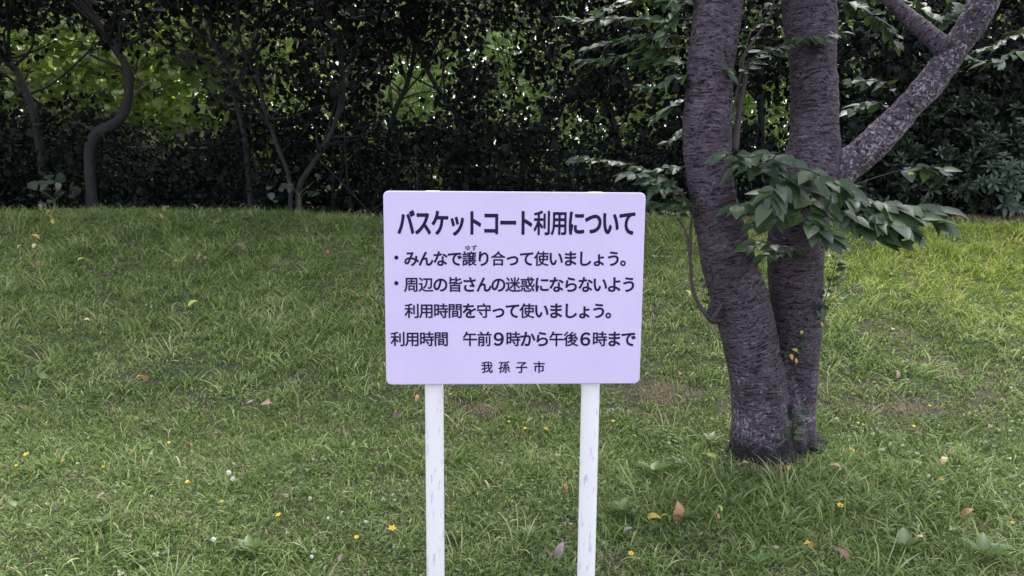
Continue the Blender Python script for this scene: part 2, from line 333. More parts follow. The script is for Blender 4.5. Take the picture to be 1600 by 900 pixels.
ST9 = (0, .05, .15, .3, .46, .62, .76, .87, .94, 1)
TPL = {
    'cherry': leaf_tpl(0.31, st=ST9, fold=0.22, droop=0.15),
    'cherry2': leaf_tpl(0.36, st=ST9, fold=0.06, droop=0.32),
    'cherry3': leaf_tpl(0.28, st=ST9, fold=0.45, droop=0.35),
    'cheap': leaf_tpl(0.30, st=(0, .3, .68, 1), fold=0.2, droop=0.3),
    'kudzu': leaf_tpl(0.46, st=(0, .12, .4, .75, 1), fold=0.12, droop=0.2, shape='round'),
    'lance': leaf_tpl(0.17, st=(0, .35, .7, 1), fold=0.25, droop=0.2, shape='lance'),
}
def frames(f, nrm):
    f = f / (np.linalg.norm(f, axis=1)[:, None] + 1e-9)
    x = np.cross(f, nrm); x /= np.linalg.norm(x, axis=1)[:, None] + 1e-9
    z = np.cross(x, f)
    return np.stack([x, f, z], axis=2)      # columns
def leaves(tpl, pos, f, nrm, size, tint=None):
    V, F, lc = TPL[tpl]; n = len(pos); k = len(V)
    Mx = frames(f, nrm) * np.asarray(size)[:, None, None]
    W = np.einsum('nij,kj->nki', Mx, V) + pos[:, None, :]
    FF = (F[None] + (np.arange(n) * k)[:, None, None]).reshape(-1, 3)
    if tint is None: tint = rng.random(n)
    return W.reshape(-1, 3), FF, np.repeat(tint, k), np.tile(lc, (n, 1))
def join_leaves(parts):
    V = []; F = []; T = []; L = []; n = 0
    for v, f, t, l in parts:
        V.append(v); F.append(f + n); T.append(t); L.append(l); n += len(v)
    return np.concatenate(V), np.concatenate(F), np.concatenate(T), np.concatenate(L)
def rand_dirs(n, up=0.0, cam_bias=0.0):
    d = rng.normal(size=(n, 3)); d[:, 2] += up; d[:, 1] -= cam_bias
    return d / np.linalg.norm(d, axis=1)[:, None]
def leaf_obj(name, parts, m, parent=None, stuff=True):
    V, F, T, L = join_leaves(parts)
    o = link(name, mesh_from(name, V, F, m, attrs={'tint': T, 'lc': L}), parent)
    if stuff: o['kind'] = 'stuff'
    return o
def single_mesh(tpl, m):
    V, F, lc = TPL[tpl]
    return mesh_from('leaf', V, F, m, attrs={'lc': lc})
def place_leaf(me, parent, pos, f, nrm, size, name='leaf'):
    fr = frames(np.array([f], float), np.array([nrm], float))[0] * size
    o = bpy.data.objects.new(name, me); col.objects.link(o); o.parent = parent
    mw = Matrix([[*fr[0], pos[0] - parent.location.x], [*fr[1], pos[1] - parent.location.y], [*fr[2], pos[2] - parent.location.z], [0, 0, 0, 1]])
    o.matrix_local = mw; return o
#==SETTING==
# ------------------------------------------------------------------ ground
def axis(a, b, fa, fb, fine, coarse):
    xs = [a]
    while xs[-1] < b:
        x = xs[-1]; d = 0 if fa <= x <= fb else min(abs(x - fa), abs(x - fb))
        xs.append(x + fine + d * coarse)
    return np.array(xs)
gx = axis(-150, 150, -8, 8, 0.08, 0.2); gy = axis(-60, 200, 1.5, 12, 0.08, 0.2)
X, Y = np.meshgrid(gx, gy); Z = ground(X, Y)
gv = np.stack([X.ravel(), Y.ravel(), Z.ravel()], 1); nx = len(gx)
i, j = np.meshgrid(np.arange(len(gy) - 1), np.arange(nx - 1), indexing='ij'); a = (i * nx + j).ravel()
gf = np.stack([a, a + 1, a + nx + 1, a + nx], 1)
g = link('ground', mesh_from('ground', gv, gf, M['soil'])); tag(g, kind='structure')

# ------------------------------------------------------------------ grass tufts
def tuft(nb, r, h0, h1, wid, lean, seg=3, seed=0, curl=1.0):
    q = np.random.default_rng(seed); V = []; F = []; T = []
    for b in range(nb):
        a = q.random() * 6.283; rr = r * math.sqrt(q.random()); bx, by = rr * math.cos(a), rr * math.sin(a)
        da = a + q.normal() * 0.9 if q.random() < 0.3 else q.random() * 6.283
        L = h0 + (h1 - h0) * q.random(); ln = lean * (0.3 + q.random()); wd = wid * (0.7 + 0.6 * q.random()); t = q.random()
        px, py, pz = bx, by, -0.01; el = math.pi / 2 - ln * 0.35; tw = q.random() * 3.14
        dx, dy = math.cos(da), math.sin(da); sx, sy = math.cos(tw + da), math.sin(tw + da); base = len(V)
        for s in range(seg + 1):
            ww = wd * (1 - (s / seg) ** 1.6) * 0.5
            if s < seg: V += [(px - sx * ww, py - sy * ww, pz), (px + sx * ww, py + sy * ww, pz)]; T += [t, t]
            else: V.append((px, py, pz)); T.append(t)
            st = L / seg; px += dx * math.cos(el) * st; py += dy * math.cos(el) * st; pz += math.sin(el) * st; el -= ln * curl * 1.5 / seg
        for s in range(seg - 1):
            c = base + s * 2; F.append((c, c + 1, c + 3)); F.append((c, c + 3, c + 2))
        c = base + (seg - 1) * 2; F.append((c, c + 1, c + 2))
    return np.array(V), np.array(F), np.array(T)
def clover_tuft(n, r, s, seed):
    q = np.random.default_rng(seed); V = []; F = []; T = []
    for b in range(n):
        a = q.random() * 6.283; rr = r * math.sqrt(q.random()); c = np.array([rr * math.cos(a), rr * math.sin(a), 0.015 + 0.03 * q.random()])
        t = q.random() * 0.6; a0 = q.random() * 6.283; tl = q.normal(size=2) * 0.25
        for k in range(3):
            aa = a0 + k * 2.094; base = len(V)
            for (u, v) in ((0, 0), (.5, -.42), (1, -.3), (.95, 0), (1, .3), (.5, .42)):
                x = u * math.cos(aa) - v * math.sin(aa); y = u * math.sin(aa) + v * math.cos(aa)
                V.append(c + s * np.array([x, y, x * tl[0] + y * tl[1]])); T.append(t)
            F += [(base, base + 1, base + 2), (base, base + 2, base + 3), (base, base + 3, base + 4), (base, base + 4, base + 5)]
    return np.array(V), np.array(F), np.array(T)
src = bpy.data.collections.new('grass_tufts')      # not linked to the scene: only the source of the sward
def add_src(idx, data, m):
    me = mesh_from('tuft', data[0], data[1], m, attrs={'tint': data[2]}); o = bpy.data.objects.new('%02d_tuft' % idx, me); src.objects.link(o)
SRC = []
for s in range(4): SRC.append((tuft(30, .05, .012, .042, .0042, 2.1, 4, s, 1.2), 'grass'))          # 0-3 mown turf
for s in range(3): SRC.append((tuft(24, .06, .04, .10, .0058, 2.1, 5, 10 + s, 1.2), 'grass'))         # 4-6 medium
for s in range(4): SRC.append((tuft(22, .06, .09, .21, .0072, 2.0, 6, 20 + s, 1.15), 'grass'))  # 7-10 long, arching
SRC.append((clover_tuft(14, .06, .0075, 31), 'weed_leaf'))                                         # 11
SRC.append((clover_tuft(8, .06, .012, 32), 'weed_leaf'))                                          # 12
SRC.append((tuft(9, .07, .03, .10, .004, 1.9, 3, 40), 'straw'))                                   # 13
for k, (d, mn) in enumerate(SRC): add_src(k, d, M[mn])

def lawn_gn():
    ng = bpy.data.node_groups.new('lawn', 'GeometryNodeTree')
    ng.interface.new_socket('Geometry', in_out='INPUT', socket_type='NodeSocketGeometry')
    ng.interface.new_socket('Geometry', in_out='OUTPUT', socket_type='NodeSocketGeometry')
    n, l = ng.nodes, ng.links
    gi = n.new('NodeGroupInput'); go = n.new('NodeGroupOutput')
    ci = n.new('GeometryNodeCollectionInfo'); ci.inputs['Collection'].default_value = src
    ci.inputs['Separate Children'].default_value = True; ci.inputs['Reset Children'].default_value = True
    ip = n.new('GeometryNodeInstanceOnPoints'); ip.inputs['Pick Instance'].default_value = True
    def na(nm, t):
        x = n.new('GeometryNodeInputNamedAttribute'); x.data_type = t; x.inputs[0].default_value = nm; return x.outputs[0]
    l.new(gi.outputs[0], ip.inputs['Points']); l.new(ci.outputs[0], ip.inputs['Instance'])
    l.new(na('idx', 'INT'), ip.inputs['Instance Index']); l.new(na('rot', 'FLOAT_VECTOR'), ip.inputs['Rotation']); l.new(na('scl', 'FLOAT'), ip.inputs['Scale'])
    l.new(ip.outputs[0], go.inputs[0]); return ng
LAWN = lawn_gn()
TREE_BASE = G(1212, 722)
def wob(x, y, s, seed):
    return np.sin(x * s + seed) * np.cos(y * s * 1.3 + seed * 2) + 0.6 * np.sin(x * s * 2.3 + y * s * 1.7 + seed * 3) + 0.4 * np.sin(y * s * 4.1 - x * s * 3.3 + seed)
SOIL = [(*G(1035, 612)[:2], .24, .15), (*G(1165, 738)[:2], .16, .07), (*G(760, 640)[:2], .16, .08), (*G(1400, 640)[:2], .3, .07), (*G(545, 676)[:2], .1, .05), (*G(1550, 341)[:2], 1.2, .35)]
def scatter(name, label, region, dens, choose):
    x0, x1, y0, y1 = region; n = int((x1 - x0) * (y1 - y0) * dens)
    x = rng.uniform(x0, x1, n); y = rng.uniform(y0, y1, n)
    keep = (np.abs(x) < 0.78 * y + 2.4) & (np.hypot(x - TREE_BASE.x, (y - TREE_BASE.y - .08)) > 0.235)
    for sx_, sy_, rx, ry in SOIL:
        keep &= ~((((x - sx_) / rx) ** 2 + ((y - sy_) / ry) ** 2 < 1) & (rng.random(n) < 0.78))
    x, y = x[keep], y[keep]; n = len(x)
    idx, scl = choose(x, y); z = ground(x, y)
    me = bpy.data.meshes.new(name); me.vertices.add(n); me.vertices.foreach_set('co', np.stack([x, y, z], 1).astype(np.float32).ravel())
    at = me.attributes.new('idx', 'INT', 'POINT'); at.data.foreach_set('value', idx.astype(np.int32))
    rot = np.stack([rng.normal(0, .15, n), rng.normal(0, .15, n), rng.uniform(0, 6.283, n)], 1).astype(np.float32)
    at = me.attributes.new('rot', 'FLOAT_VECTOR', 'POINT'); at.data.foreach_set('vector', rot.ravel())
    at = me.attributes.new('scl', 'FLOAT', 'POINT'); at.data.foreach_set('value', scl.astype(np.float32))
    o = link(name, me); md = o.modifiers.new('lawn', 'NODES'); md.node_group = LAWN
    tag(o, label, 'grass', kind='stuff'); return o
def pick(p, opts):
    """p: (n,k) weights -> index into opts lists"""
    p = p / p.sum(1)[:, None]; c = p.cumsum(1); r = rng.random(len(p))[:, None]; k = (r > c).sum(1)
    return np.array([opts[q][rng.integers(len(opts[q]))] for q in k])
OPT = [[0, 1, 2, 3], [4, 5, 6], [7, 8, 9, 10], [11], [12], [13]]
def ch_front(x, y):
    a = wob(x, y, 2.2, 1); near_tree = np.exp(-(((x - TREE_BASE.x - .3) / .8) ** 2 + ((y - TREE_BASE.y + .25) / .5) ** 2))
    w_ = np.stack([np.full_like(x, 1.0), .16 + .16 * np.clip(a, 0, 2) + .8 * near_tree, .006 + .12 * near_tree + .02 * np.clip(a, 0, 2), .02 + .06 * np.clip(-a, 0, 2), .012 + 0 * x, .045 + 0 * x], 1)
    return pick(w_, OPT), rng.uniform(.75, 1.2, len(x))
def ch_bank(x, y):
    a = wob(x, y, 1.5, 4); b = sstep(4.4, 5.2, y); top = sstep(8.1, 8.7, y)
    w_ = np.stack([.7 - .3 * b + 0 * x, .6 + .3 * b + 0 * x, np.clip(.05 + b * (.10 + .55 * np.clip(a - .25, 0, 2)), 0.01, 2) * (1 - .7 * top * sstep(1, 2, x)) + .5 * top * (x < 1.5), .05 * (1 - b * .6) + 0 * x, .02 + 0 * x, .05 + .1 * top + 0 * x], 1)
    return pick(w_, OPT), rng.uniform(.75, 1.25, len(x)) * (1 - .1 * top) * (1 - .4 * top * sstep(2, 3.5, x))
scatter('lawn_grass', 'short mown turf mixed with clover in front of the bank', (-5.6, 5.6, 1.6, 4.5), 2000, ch_front)
scatter('bank_grass', 'longer tufty grass climbing the bank to the dark thicket', (-10, 10, 4.5, 9.3), 500, ch_bank)

pts = []
for sx_, sy_, rx, ry in SOIL:
    m_ = int(1500 * rx * ry * 4) + 20; q = rng.normal(size=(m_, 2)) * [rx * .6, ry * .6] + [sx_, sy_]; pts.append(q)
q = np.concatenate(pts); me = bpy.data.meshes.new('thatch'); me.vertices.add(len(q)); me.vertices.foreach_set('co', np.stack([q[:, 0], q[:, 1], ground(q[:, 0], q[:, 1])], 1).astype(np.float32).ravel())
me.attributes.new('idx', 'INT', 'POINT').data.foreach_set('value', np.full(len(q), 13, np.int32))
me.attributes.new('rot', 'FLOAT_VECTOR', 'POINT').data.foreach_set('vector', np.stack([rng.normal(0, .2, len(q)), rng.normal(0, .2, len(q)), rng.uniform(0, 6.283, len(q))], 1).astype(np.float32).ravel())
me.attributes.new('scl', 'FLOAT', 'POINT').data.foreach_set('value', rng.uniform(.4, .9, len(q)).astype(np.float32))
o = link('dry_thatch', me); o.modifiers.new('lawn', 'NODES').node_group = LAWN; tag(o, 'dry brown thatch on the bare patches of the bank', 'thatch', kind='stuff')
def ch_crest(x, y): return pick(np.stack([.3 + 0 * x, .5 + 0 * x, 1 + 0 * x, 0 * x, 0 * x, .35 + 0 * x], 1), OPT), rng.uniform(.6, 1.15, len(x)) * (1 - .6 * sstep(2.2, 3.5, x))
scatter('crest_grass', 'ragged long grass along the foot of the thicket', (-10, 10, 8.65, 9.35), 95, ch_crest)
#==SIGN==
# ------------------------------------------------------------------ the notice board
SD = 2.29
bl, br = P(601.5, 449, SD - 0.010), P(1005, 449.5, SD + 0.028)
bc_ = (bl + br) / 2; BW = (br - bl).length; SX = (br - bl).normalized(); SZ = Vector((0, 0, 1)); SZ = (SZ - SX * SZ.dot(SX)).normalized(); SN = SX.cross(SZ)  # SN: away from the camera
if SN.y < 0: SN = -SN
def on_board(px, py, off=0.0):
    r = ray(px, py); o = Vector((0, 0, CAMZ)); t = (bc_ - o).dot(SN) / r.dot(SN); p = o + r * t - SN * off
    d = p - bc_; return d.dot(SX), d.dot(SZ)
ztop = on_board(803, 299.5)[1]; zbot = on_board(803, 600.5)[1]
SROT = Matrix((SX, SN, SZ)).transposed()       # local x right, y away, z up
sign = empty('notice_board', (bc_.x, bc_.y, float(ground(bc_.x, bc_.y)) - 0.0)); sign.rotation_euler = SROT.to_euler()
tag(sign, 'lavender white Japanese notice board with dark lettering on two white round posts', 'sign')
ZO = bc_.z - sign.location.z
def slink(name, me, y=0.0):
    o = bpy.data.objects.new(name, me); col.objects.link(o); o.parent = sign; o.location = (0, y, ZO); return o
def board_mesh():
    bm = bmesh.new(); r = 0.017; x0, x1, z0, z1 = -BW / 2, BW / 2, zbot, ztop; pts = []
    for cx_, cz_, a0 in ((x1 - r, z1 - r, 0), (x0 + r, z1 - r, 90), (x0 + r, z0 + r, 180), (x1 - r, z0 + r, 270)):
        for k in range(7): a = R(a0 + 15 * k); pts.append((cx_ + r * math.cos(a), cz_ + r * math.sin(a)))
    def ring(y, ins):
        out = []
        for (x, z) in pts:
            cx_ = (x0 + x1) / 2; cz_ = (z0 + z1) / 2
            out.append(bm.verts.new((x - math.copysign(ins, x - cx_), y, z - math.copysign(ins, z - cz_))))
        return out
    rings = [ring(-0.0, 0.0035), ring(0.0008, 0.0012), ring(0.003, 0.0), ring(0.016, 0.0), ring(0.018, 0.002)]
    bm.faces.new(rings[0]); bm.faces.new(rings[-1][::-1])
    for A, B in zip(rings, rings[1:]):
        for k in range(len(A)): k2 = (k + 1) % len(A); bm.faces.new((A[k], A[k2], B[k2], B[k]))
    bmesh.ops.recalc_face_normals(bm, faces=bm.faces)
    me = bpy.data.meshes.new('panel'); bm.to_mesh(me); me.materials.append(M['board'])
    return me
slink('panel', board_mesh())
PR = 0.0302
for pxc in (677.5, 927.0):
    x = on_board(pxc, 600)[0]; mb = MB(); ht = ztop + 0.0008; z_end = -ZO - 0.25
    zz = [z_end, -0.9, -0.5, -0.2, 0, ht - 0.02, ht - 0.006, ht]
    rr = [PR] * 6 + [PR * 0.93, PR * 0.7]
    V = []; F = []; S = 32
    for z, q in zip(zz, rr):
        for k in range(S): a = 2 * math.pi * k / S; V.append((x + q * math.cos(a), 0.0195 + PR + q * math.sin(a), z))
    for q in range(len(zz) - 1):
        for k in range(S): F.append((q * S + k, q * S + (k + 1) % S, (q + 1) * S + (k + 1) % S, (q + 1) * S + k))
    F.append(tuple(range((len(zz) - 1) * S, len(zz) * S)))
    slink('post', mesh_from('post', V, F, M['post']))
    # clamp plate behind the board
    for zc in (ztop - 0.09, zbot + 0.09):
        V = []; F = []; 
        for z in (zc - .015, zc + .015):
            for k in range(13):
                a = math.pi * k / 12; V.append((x + (PR + .003) * math.cos(a), 0.0195 + PR + (PR + .003) * math.sin(a), z))
            V.append((x - PR - .03, 0.021, z)); V.append((x + PR + .03, 0.021, z))
        n_ = 15; order = [14] + list(range(13)) + [13]
        for q in range(14): a_, b_ = order[q], order[q + 1]; F.append((a_, b_, b_ + n_, a_ + n_))
        slink('clamp', mesh_from('clamp', V, F, M['post'], smooth=False))

LINES = [
    ([('バスケットコート利用について'[k], 635 + 26.62 * k, 349) for k in range(14)], 41, .66, .027),
    ([('・', 620, 403)] + [('みんなで譲り合って使いましょう。'[k], 643.5 + 22.55 * k, 404.5) for k in range(16)], 24.5, .96, .026),
    ([('ゆ', 731.5, 387.5), ('ず', 741.5, 387.5)], 9, 1, .012),
    ([('・', 620, 443)] + [('周辺の皆さんの迷惑にならないよう'[k], 643.5 + 22.65 * k, 445) for k in range(16)], 25, .96, .026),
    ([('利用時間を守って使いましょう。'[k], 644.5 + 22.45 * k, 486) for k in range(15)], 25, .96, .026),
    ([('利用時間　午前９時から午後６時まで'[k], 622.5 + 22.5 * k, 530) for k in range(17)], 25, .96, .026),
    ([('我', 761.5, 574), ('孫', 788.5, 574), ('子', 815.5, 574), ('市', 843, 574)], 20, .95, .026),
]
_gc = {}
def glyph(ch):
    if ch in _gc: return _gc[ch]
    cu = bpy.data.curves.new('g', 'FONT'); cu.body = ch; cu.resolution_u = 4; cu.size = 1
    o = bpy.data.objects.new('g', cu); col.objects.link(o); bpy.context.view_layer.update()
    me = bpy.data.meshes.new_from_object(o.evaluated_get(bpy.context.evaluated_depsgraph_get()))
    V = np.array([v.co[:] for v in me.vertices]).reshape(-1, 3); bm = bmesh.new(); bm.from_mesh(me)
    bmesh.ops.remove_doubles(bm, verts=bm.verts, dist=1e-5); bm.verts.index_update()
    V = np.array([v.co[:] for v in bm.verts]).reshape(-1, 3)
    F = [tuple(v.index for v in f.verts) for f in bm.faces]
    E = [(e.verts[0].index, e.verts[1].index) for e in bm.edges if len(e.link_faces) == 1]
    bm.free(); bpy.data.objects.remove(o); bpy.data.curves.remove(cu); bpy.data.meshes.remove(me)
    _gc[ch] = (V, F, E); return _gc[ch]
# glyph metrics: an em is 1 unit wide for these characters; find a common centre from a full square one
ref = glyph('間')[0]; EC = (ref[:, :2].max(0) + ref[:, :2].min(0)) / 2; EH = (ref[:, 1].max() - ref[:, 1].min()) / 0.92
print('EM', EC, EH)
for chars, size, xs, bold in LINES:
    mb = MB()
    for ch, px, py in chars:
        if ch == '　': continue
        cx_, cz_ = on_board(px, py); ex, ez = on_board(px + 10, py), on_board(px, py + 10)
        u = (ex[0] - cx_) / 10 * size / EH; 
        V, F, E = glyph(ch)
        kx, kz = u * xs, u
        if '一' <= ch <= '鿿': kx *= .95; kz *= .94; bold_ = bold * .72
        elif ch in '９６': kx *= 1.1; kz *= 1.02; bold_ = bold * 1.2
        else: bold_ = bold * 1.05
        b = bold_ * size * (ex[0] - cx_) / 10          # metres of stroke fattening
        Q = [(cx_ + (v[0] - EC[0]) * kx, -0.0012, cz_ + (v[1] - EC[1]) * kz) for v in V]
        mb.add(Q, F)
        Qn = np.array(Q)
        used = set()
        for a_, b_ in E:
            p, q = Qn[a_], Qn[b_]; d = q - p; L = np.linalg.norm(d)
            if L < 1e-7: continue
            d /= L; nn = np.array([-d[2], 0, d[0]])
            W = []
            for pt in (p, q):
                for k in range(5):
                    an = math.pi * k / 4; W.append(pt + nn * b * math.cos(an) + np.array([0, -0.00035 * math.sin(an) + 0.0004, 0]))
            mb.add(W, [(k, k + 1, k + 6, k + 5) for k in range(4)]); used |= {a_, b_}
        for vi in used:
            p = Qn[vi]; W = [p + np.array([0, 0.00005, 0])]
            for k in range(10): an = 2 * math.pi * k / 10; W.append(p + np.array([b * math.cos(an), 0.0004, b * math.sin(an)]))
            mb.add(W, [(0, 1 + k, 1 + (k + 1) % 10) for k in range(10)])
    slink('lettering', mesh_from('lettering', np.concatenate(mb.V), mb.F, M['ink'], smooth=False))
#==CHERRY==
# ------------------------------------------------------------------ cherry tree
TB = TREE_BASE; TY = TB.y + 0.12
cherry = empty('cherry_tree', (TB.x, TY, float(ground(TB.x, TY))))
tag(cherry, 'twin stemmed cherry tree with banded purple brown bark and a slanting limb', 'tree')
def stem(rows, Y0=TY, dY=None):
    pts = []; rad = []
    for k, (xc, yc, wd) in enumerate(rows):
        yy = Y0 + (dY[k] if dY else 0); pts.append(tuple(P(xc, yc, yy))); rad.append(wd / 2 / FPX * yy * 1.0)
    return pts, rad
S1 = stem([(1196, 735, 120), (1190, 700, 100), (1187, 650, 88), (1184, 600, 86), (1166, 505, 88), (1136, 402, 82), (1117, 320, 72), (1106, 230, 71), (1108, 130, 72), (1119, 40, 71), (1130, -60, 70), (1150, -200, 62), (1150, -380, 48), (1120, -560, 34)],
          dY=[0, 0, 0, 0, -.02, -.05, -.07, -.08, -.08, -.08, -.06, 0, .1, .2])
S2 = stem([(1242, 735, 80), (1248, 700, 56), (1250, 640, 52), (1250, 600, 56), (1245, 505, 74), (1243, 402, 86), (1252, 320, 86), (1266, 270, 88), (1272, 200, 72), (1271, 100, 68), (1264, 20, 76), (1255, -60, 70), (1270, -200, 60), (1310, -380, 46), (1370, -560, 32)],
          dY=[.10, .10, .10, .10, .08, .06, .06, .06, .06, .06, .08, .1, .1, .0, -.2])
S3 = stem([(1290, 285, 62), (1318, 264, 54), (1352, 238, 49), (1400, 188, 45), (1455, 128, 42), (1490, 78, 40), (1527, 22, 42), (1560, -40, 40), (1620, -160, 34), (1660, -330, 26)],
          dY=[.06, .03, .0, -.04, -.08, -.1, -.12, -.15, -.2, -.3])
S4 = stem([(1484, 80, 34), (1462, 62, 30), (1432, 38, 26), (1398, 8, 22), (1370, -30, 22), (1340, -110, 18), (1330, -220, 12)], dY=[-.1, -.08, -.02, .05, .1, .15, .2])
S5 = stem([(1262, 15, 50), (1240, -20, 46), (1215, -90, 40), (1180, -220, 30), (1120, -330, 20)], dY=[.08, .12, .2, .35, .5])
def cherry_trunk():
    mb = MB(); skel = []
    for k, (pts, rad) in enumerate((S1, S2, S3, S4, S5)):
        mb.tube(pts, rad, 28, 8); c = catmull([np.append(np.array(p), r) for p, r in zip(pts, rad)], 8)
        s = np.concatenate([[0], np.cumsum(np.linalg.norm(np.diff(c[:, :3], axis=0), axis=1))])
        skel.append((c, s, k))
    # root flare
    for (a, L, r0) in ((200, .20, .075), (250, .14, .07), (320, .16, .05), (345, .16, .045), (170, .17, .065), (90, .2, .07), (30, .2, .07)):
        st = P(1196 if 100 < a < 290 else 1244, 690, TY + (.0 if 100 < a < 290 else .1)); d = Vector((math.cos(R(a)), math.sin(R(a)), 0))
        e = st + d * (L + .07); e.z = float(ground(e.x, e.y)) - .03; m_ = st + d * L * .5; m_.z = float(ground(m_.x, m_.y)) + .035
        mb.tube([tuple(st + Vector((0, 0, .14))), tuple(st + d * L * .3 + Vector((0, 0, .05))), tuple(m_), tuple(e)], [r0, r0, r0 * .8, r0 * .4], 12, 5)
    mb.tube([tuple(P(x_, y_, TY + .045)) for x_, y_ in ((1222, 560), (1226, 620), (1228, 680), (1226, 735))], [.03, .085, .11, .13], 16, 5)
    # burr and branch stub on the slanting limb, knots
    s = P(1345, 222, TY - .06); mb.tube([tuple(P(1340, 232, TY)), tuple(s), tuple(P(1366, 207, TY - .09))], [.022, .02, .012], 10, 4)
    for (px, py, yy, r_) in ((1118, 488, -.1, .045), (1278, 500, .0, .035), (1235, 480, .0, .03)):
        c0 = P(px, py, TY + yy + .03); mb.tube([tuple(c0 + Vector((-.01, .03, -.05))), tuple(c0), tuple(c0 + Vector((.0, .03, .05)))], [r_ * .6, r_, r_ * .6], 12, 4)
    me = mesh_from('t', np.concatenate(mb.V), mb.F, M['bark']); o = link('t', me)
    md = o.modifiers.new('r', 'REMESH'); md.mode = 'VOXEL'; md.voxel_size = 0.0075
    ms_ = o.modifiers.new('s', 'SMOOTH'); ms_.iterations = 6; ms_.factor = 0.6
    bpy.context.view_layer.update()
    m2 = bpy.data.meshes.new_from_object(o.evaluated_get(bpy.context.evaluated_depsgraph_get())); bpy.data.objects.remove(o)
    n = len(m2.vertices); co = np.zeros(n * 3, np.float32); m2.vertices.foreach_get('co', co); co = co.reshape(-1, 3).astype(float)
    nr = np.zeros(n * 3, np.float32); m2.vertices.foreach_get('normal', nr); nr = nr.reshape(-1, 3).astype(float)
    C = np.concatenate([c for c, s, k in skel]); Sx = np.concatenate([s + 7.3 * k for c, s, k in skel]); K = np.concatenate([np.full(len(s), k) for c, s, k in skel])
    T = np.concatenate([np.gradient(c[:, :3], axis=0) for c, s, k in skel]); T /= np.linalg.norm(T, axis=1)[:, None]
    bc = np.zeros((n, 3)); lich = np.zeros(n)
    for a in range(0, n, 20000):
        v = co[a:a + 20000]; d = np.linalg.norm(v[:, None] - C[None, :, :3], axis=2) - C[None, :, 3]
        i_ = d.argmin(1); r = v - C[i_, :3]; al = (r * T[i_]).sum(1); rad = r - al[:, None] * T[i_]
        rn = np.linalg.norm(rad, axis=1) + 1e-9
        # frame perpendicular to the stem
        e1 = np.cross(T[i_], [0, 1, 0.01]); e1 /= np.linalg.norm(e1, axis=1)[:, None]; e2 = np.cross(T[i_], e1)
        bc[a:a + 20000] = np.stack([(rad * e1).sum(1), (rad * e2).sum(1), Sx[i_] + al], 1)
        lich[a:a + 20000] = np.where(K[i_] >= 2, .12 * (K[i_] == 2) + .04, 0)
    zt = co[:, 2]
    lich += .17 * np.clip(1 - zt / .75, 0, 1)
    foot_dark = np.clip(.52 - zt * 2.6, 0, .7) + .35 * np.exp(-((co[:, 0] - P(1228, 690, TY).x) / .045) ** 2) * np.clip(1 - zt / .9, 0, 1)
    disp = np.array([mnoise.fractal(Vector((p[0] * 9, p[1] * 9, p[2] * 26 + K0)), .8, 2.2, 3) for p, K0 in zip(bc, np.zeros(n))]) * .0045
    disp += np.array([mnoise.noise(Vector(p * 5)) for p in co]) * .010
    disp += np.array([mnoise.fractal(Vector(p * 38), .8, 2.2, 2) for p in co]) * .004 * np.clip(1.2 - zt / .5, .15, 1.2)
    co += nr * disp[:, None]
    m2.vertices.foreach_set('co', co.astype(np.float32).ravel())
    for nm, a in (('lich', lich), ('foot_dark', foot_dark)):
        at = m2.attributes.new(nm, 'FLOAT', 'POINT'); at.data.foreach_set('value', a.astype(np.float32))
    at = m2.attributes.new('bc', 'FLOAT_VECTOR', 'POINT'); at.data.foreach_set('vector', bc.astype(np.float32).ravel())
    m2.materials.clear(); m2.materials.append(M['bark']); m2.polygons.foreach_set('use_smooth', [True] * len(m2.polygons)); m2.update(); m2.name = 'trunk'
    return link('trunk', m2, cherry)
cherry_trunk()
# leaves on twigs: list of (pos, dir, normal, size, pale)
CL = []
SPRAYS = []
def spray(pxs, Ys, n, size, r0=.004, pale=.15, spread=1.0, bare=0.15, flat=.6, part=True):
    """a twig through the given places with n leaves set alternately along it"""
    pts = [np.array(P(px, py, TY + y)) for (px, py), y in zip(pxs, Ys)]
    SPRAYS.append((pts, r0))
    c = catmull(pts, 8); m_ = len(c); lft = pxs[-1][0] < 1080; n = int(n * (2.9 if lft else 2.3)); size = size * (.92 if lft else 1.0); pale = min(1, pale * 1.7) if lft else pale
    for k in range(n):
        t = bare + (1 - bare) * (k + rng.random() * .6) / n; i_ = min(m_ - 2, int(t * (m_ - 1))); p = c[i_] + (c[i_ + 1] - c[i_]) * (t * (m_ - 1) - i_)
        T = c[i_ + 1] - c[i_]; T = T / np.linalg.norm(T)
        side = np.cross(T, [0, 0, 1]); side /= np.linalg.norm(side) + 1e-9; side *= (1 if k % 2 else -1)
        f = T * (.5 + .5 * t) + side * spread * (1.1 - .5 * t) + rng.normal(size=3) * .3; f[2] = f[2] * .6 - (.0 if lft else .05) - .32 * rng.random()
        nr = np.array([0, -.62 if lft else -.55, 1.15]) + rng.normal(size=3) * .33
        s = size * 1.15 * (.55 + .7 * rng.random() ** .8) * (1 - .25 * t)
        f = f / np.linalg.norm(f)
        CL.append((p + f * .012, f, nr, s, rng.random() < pale))
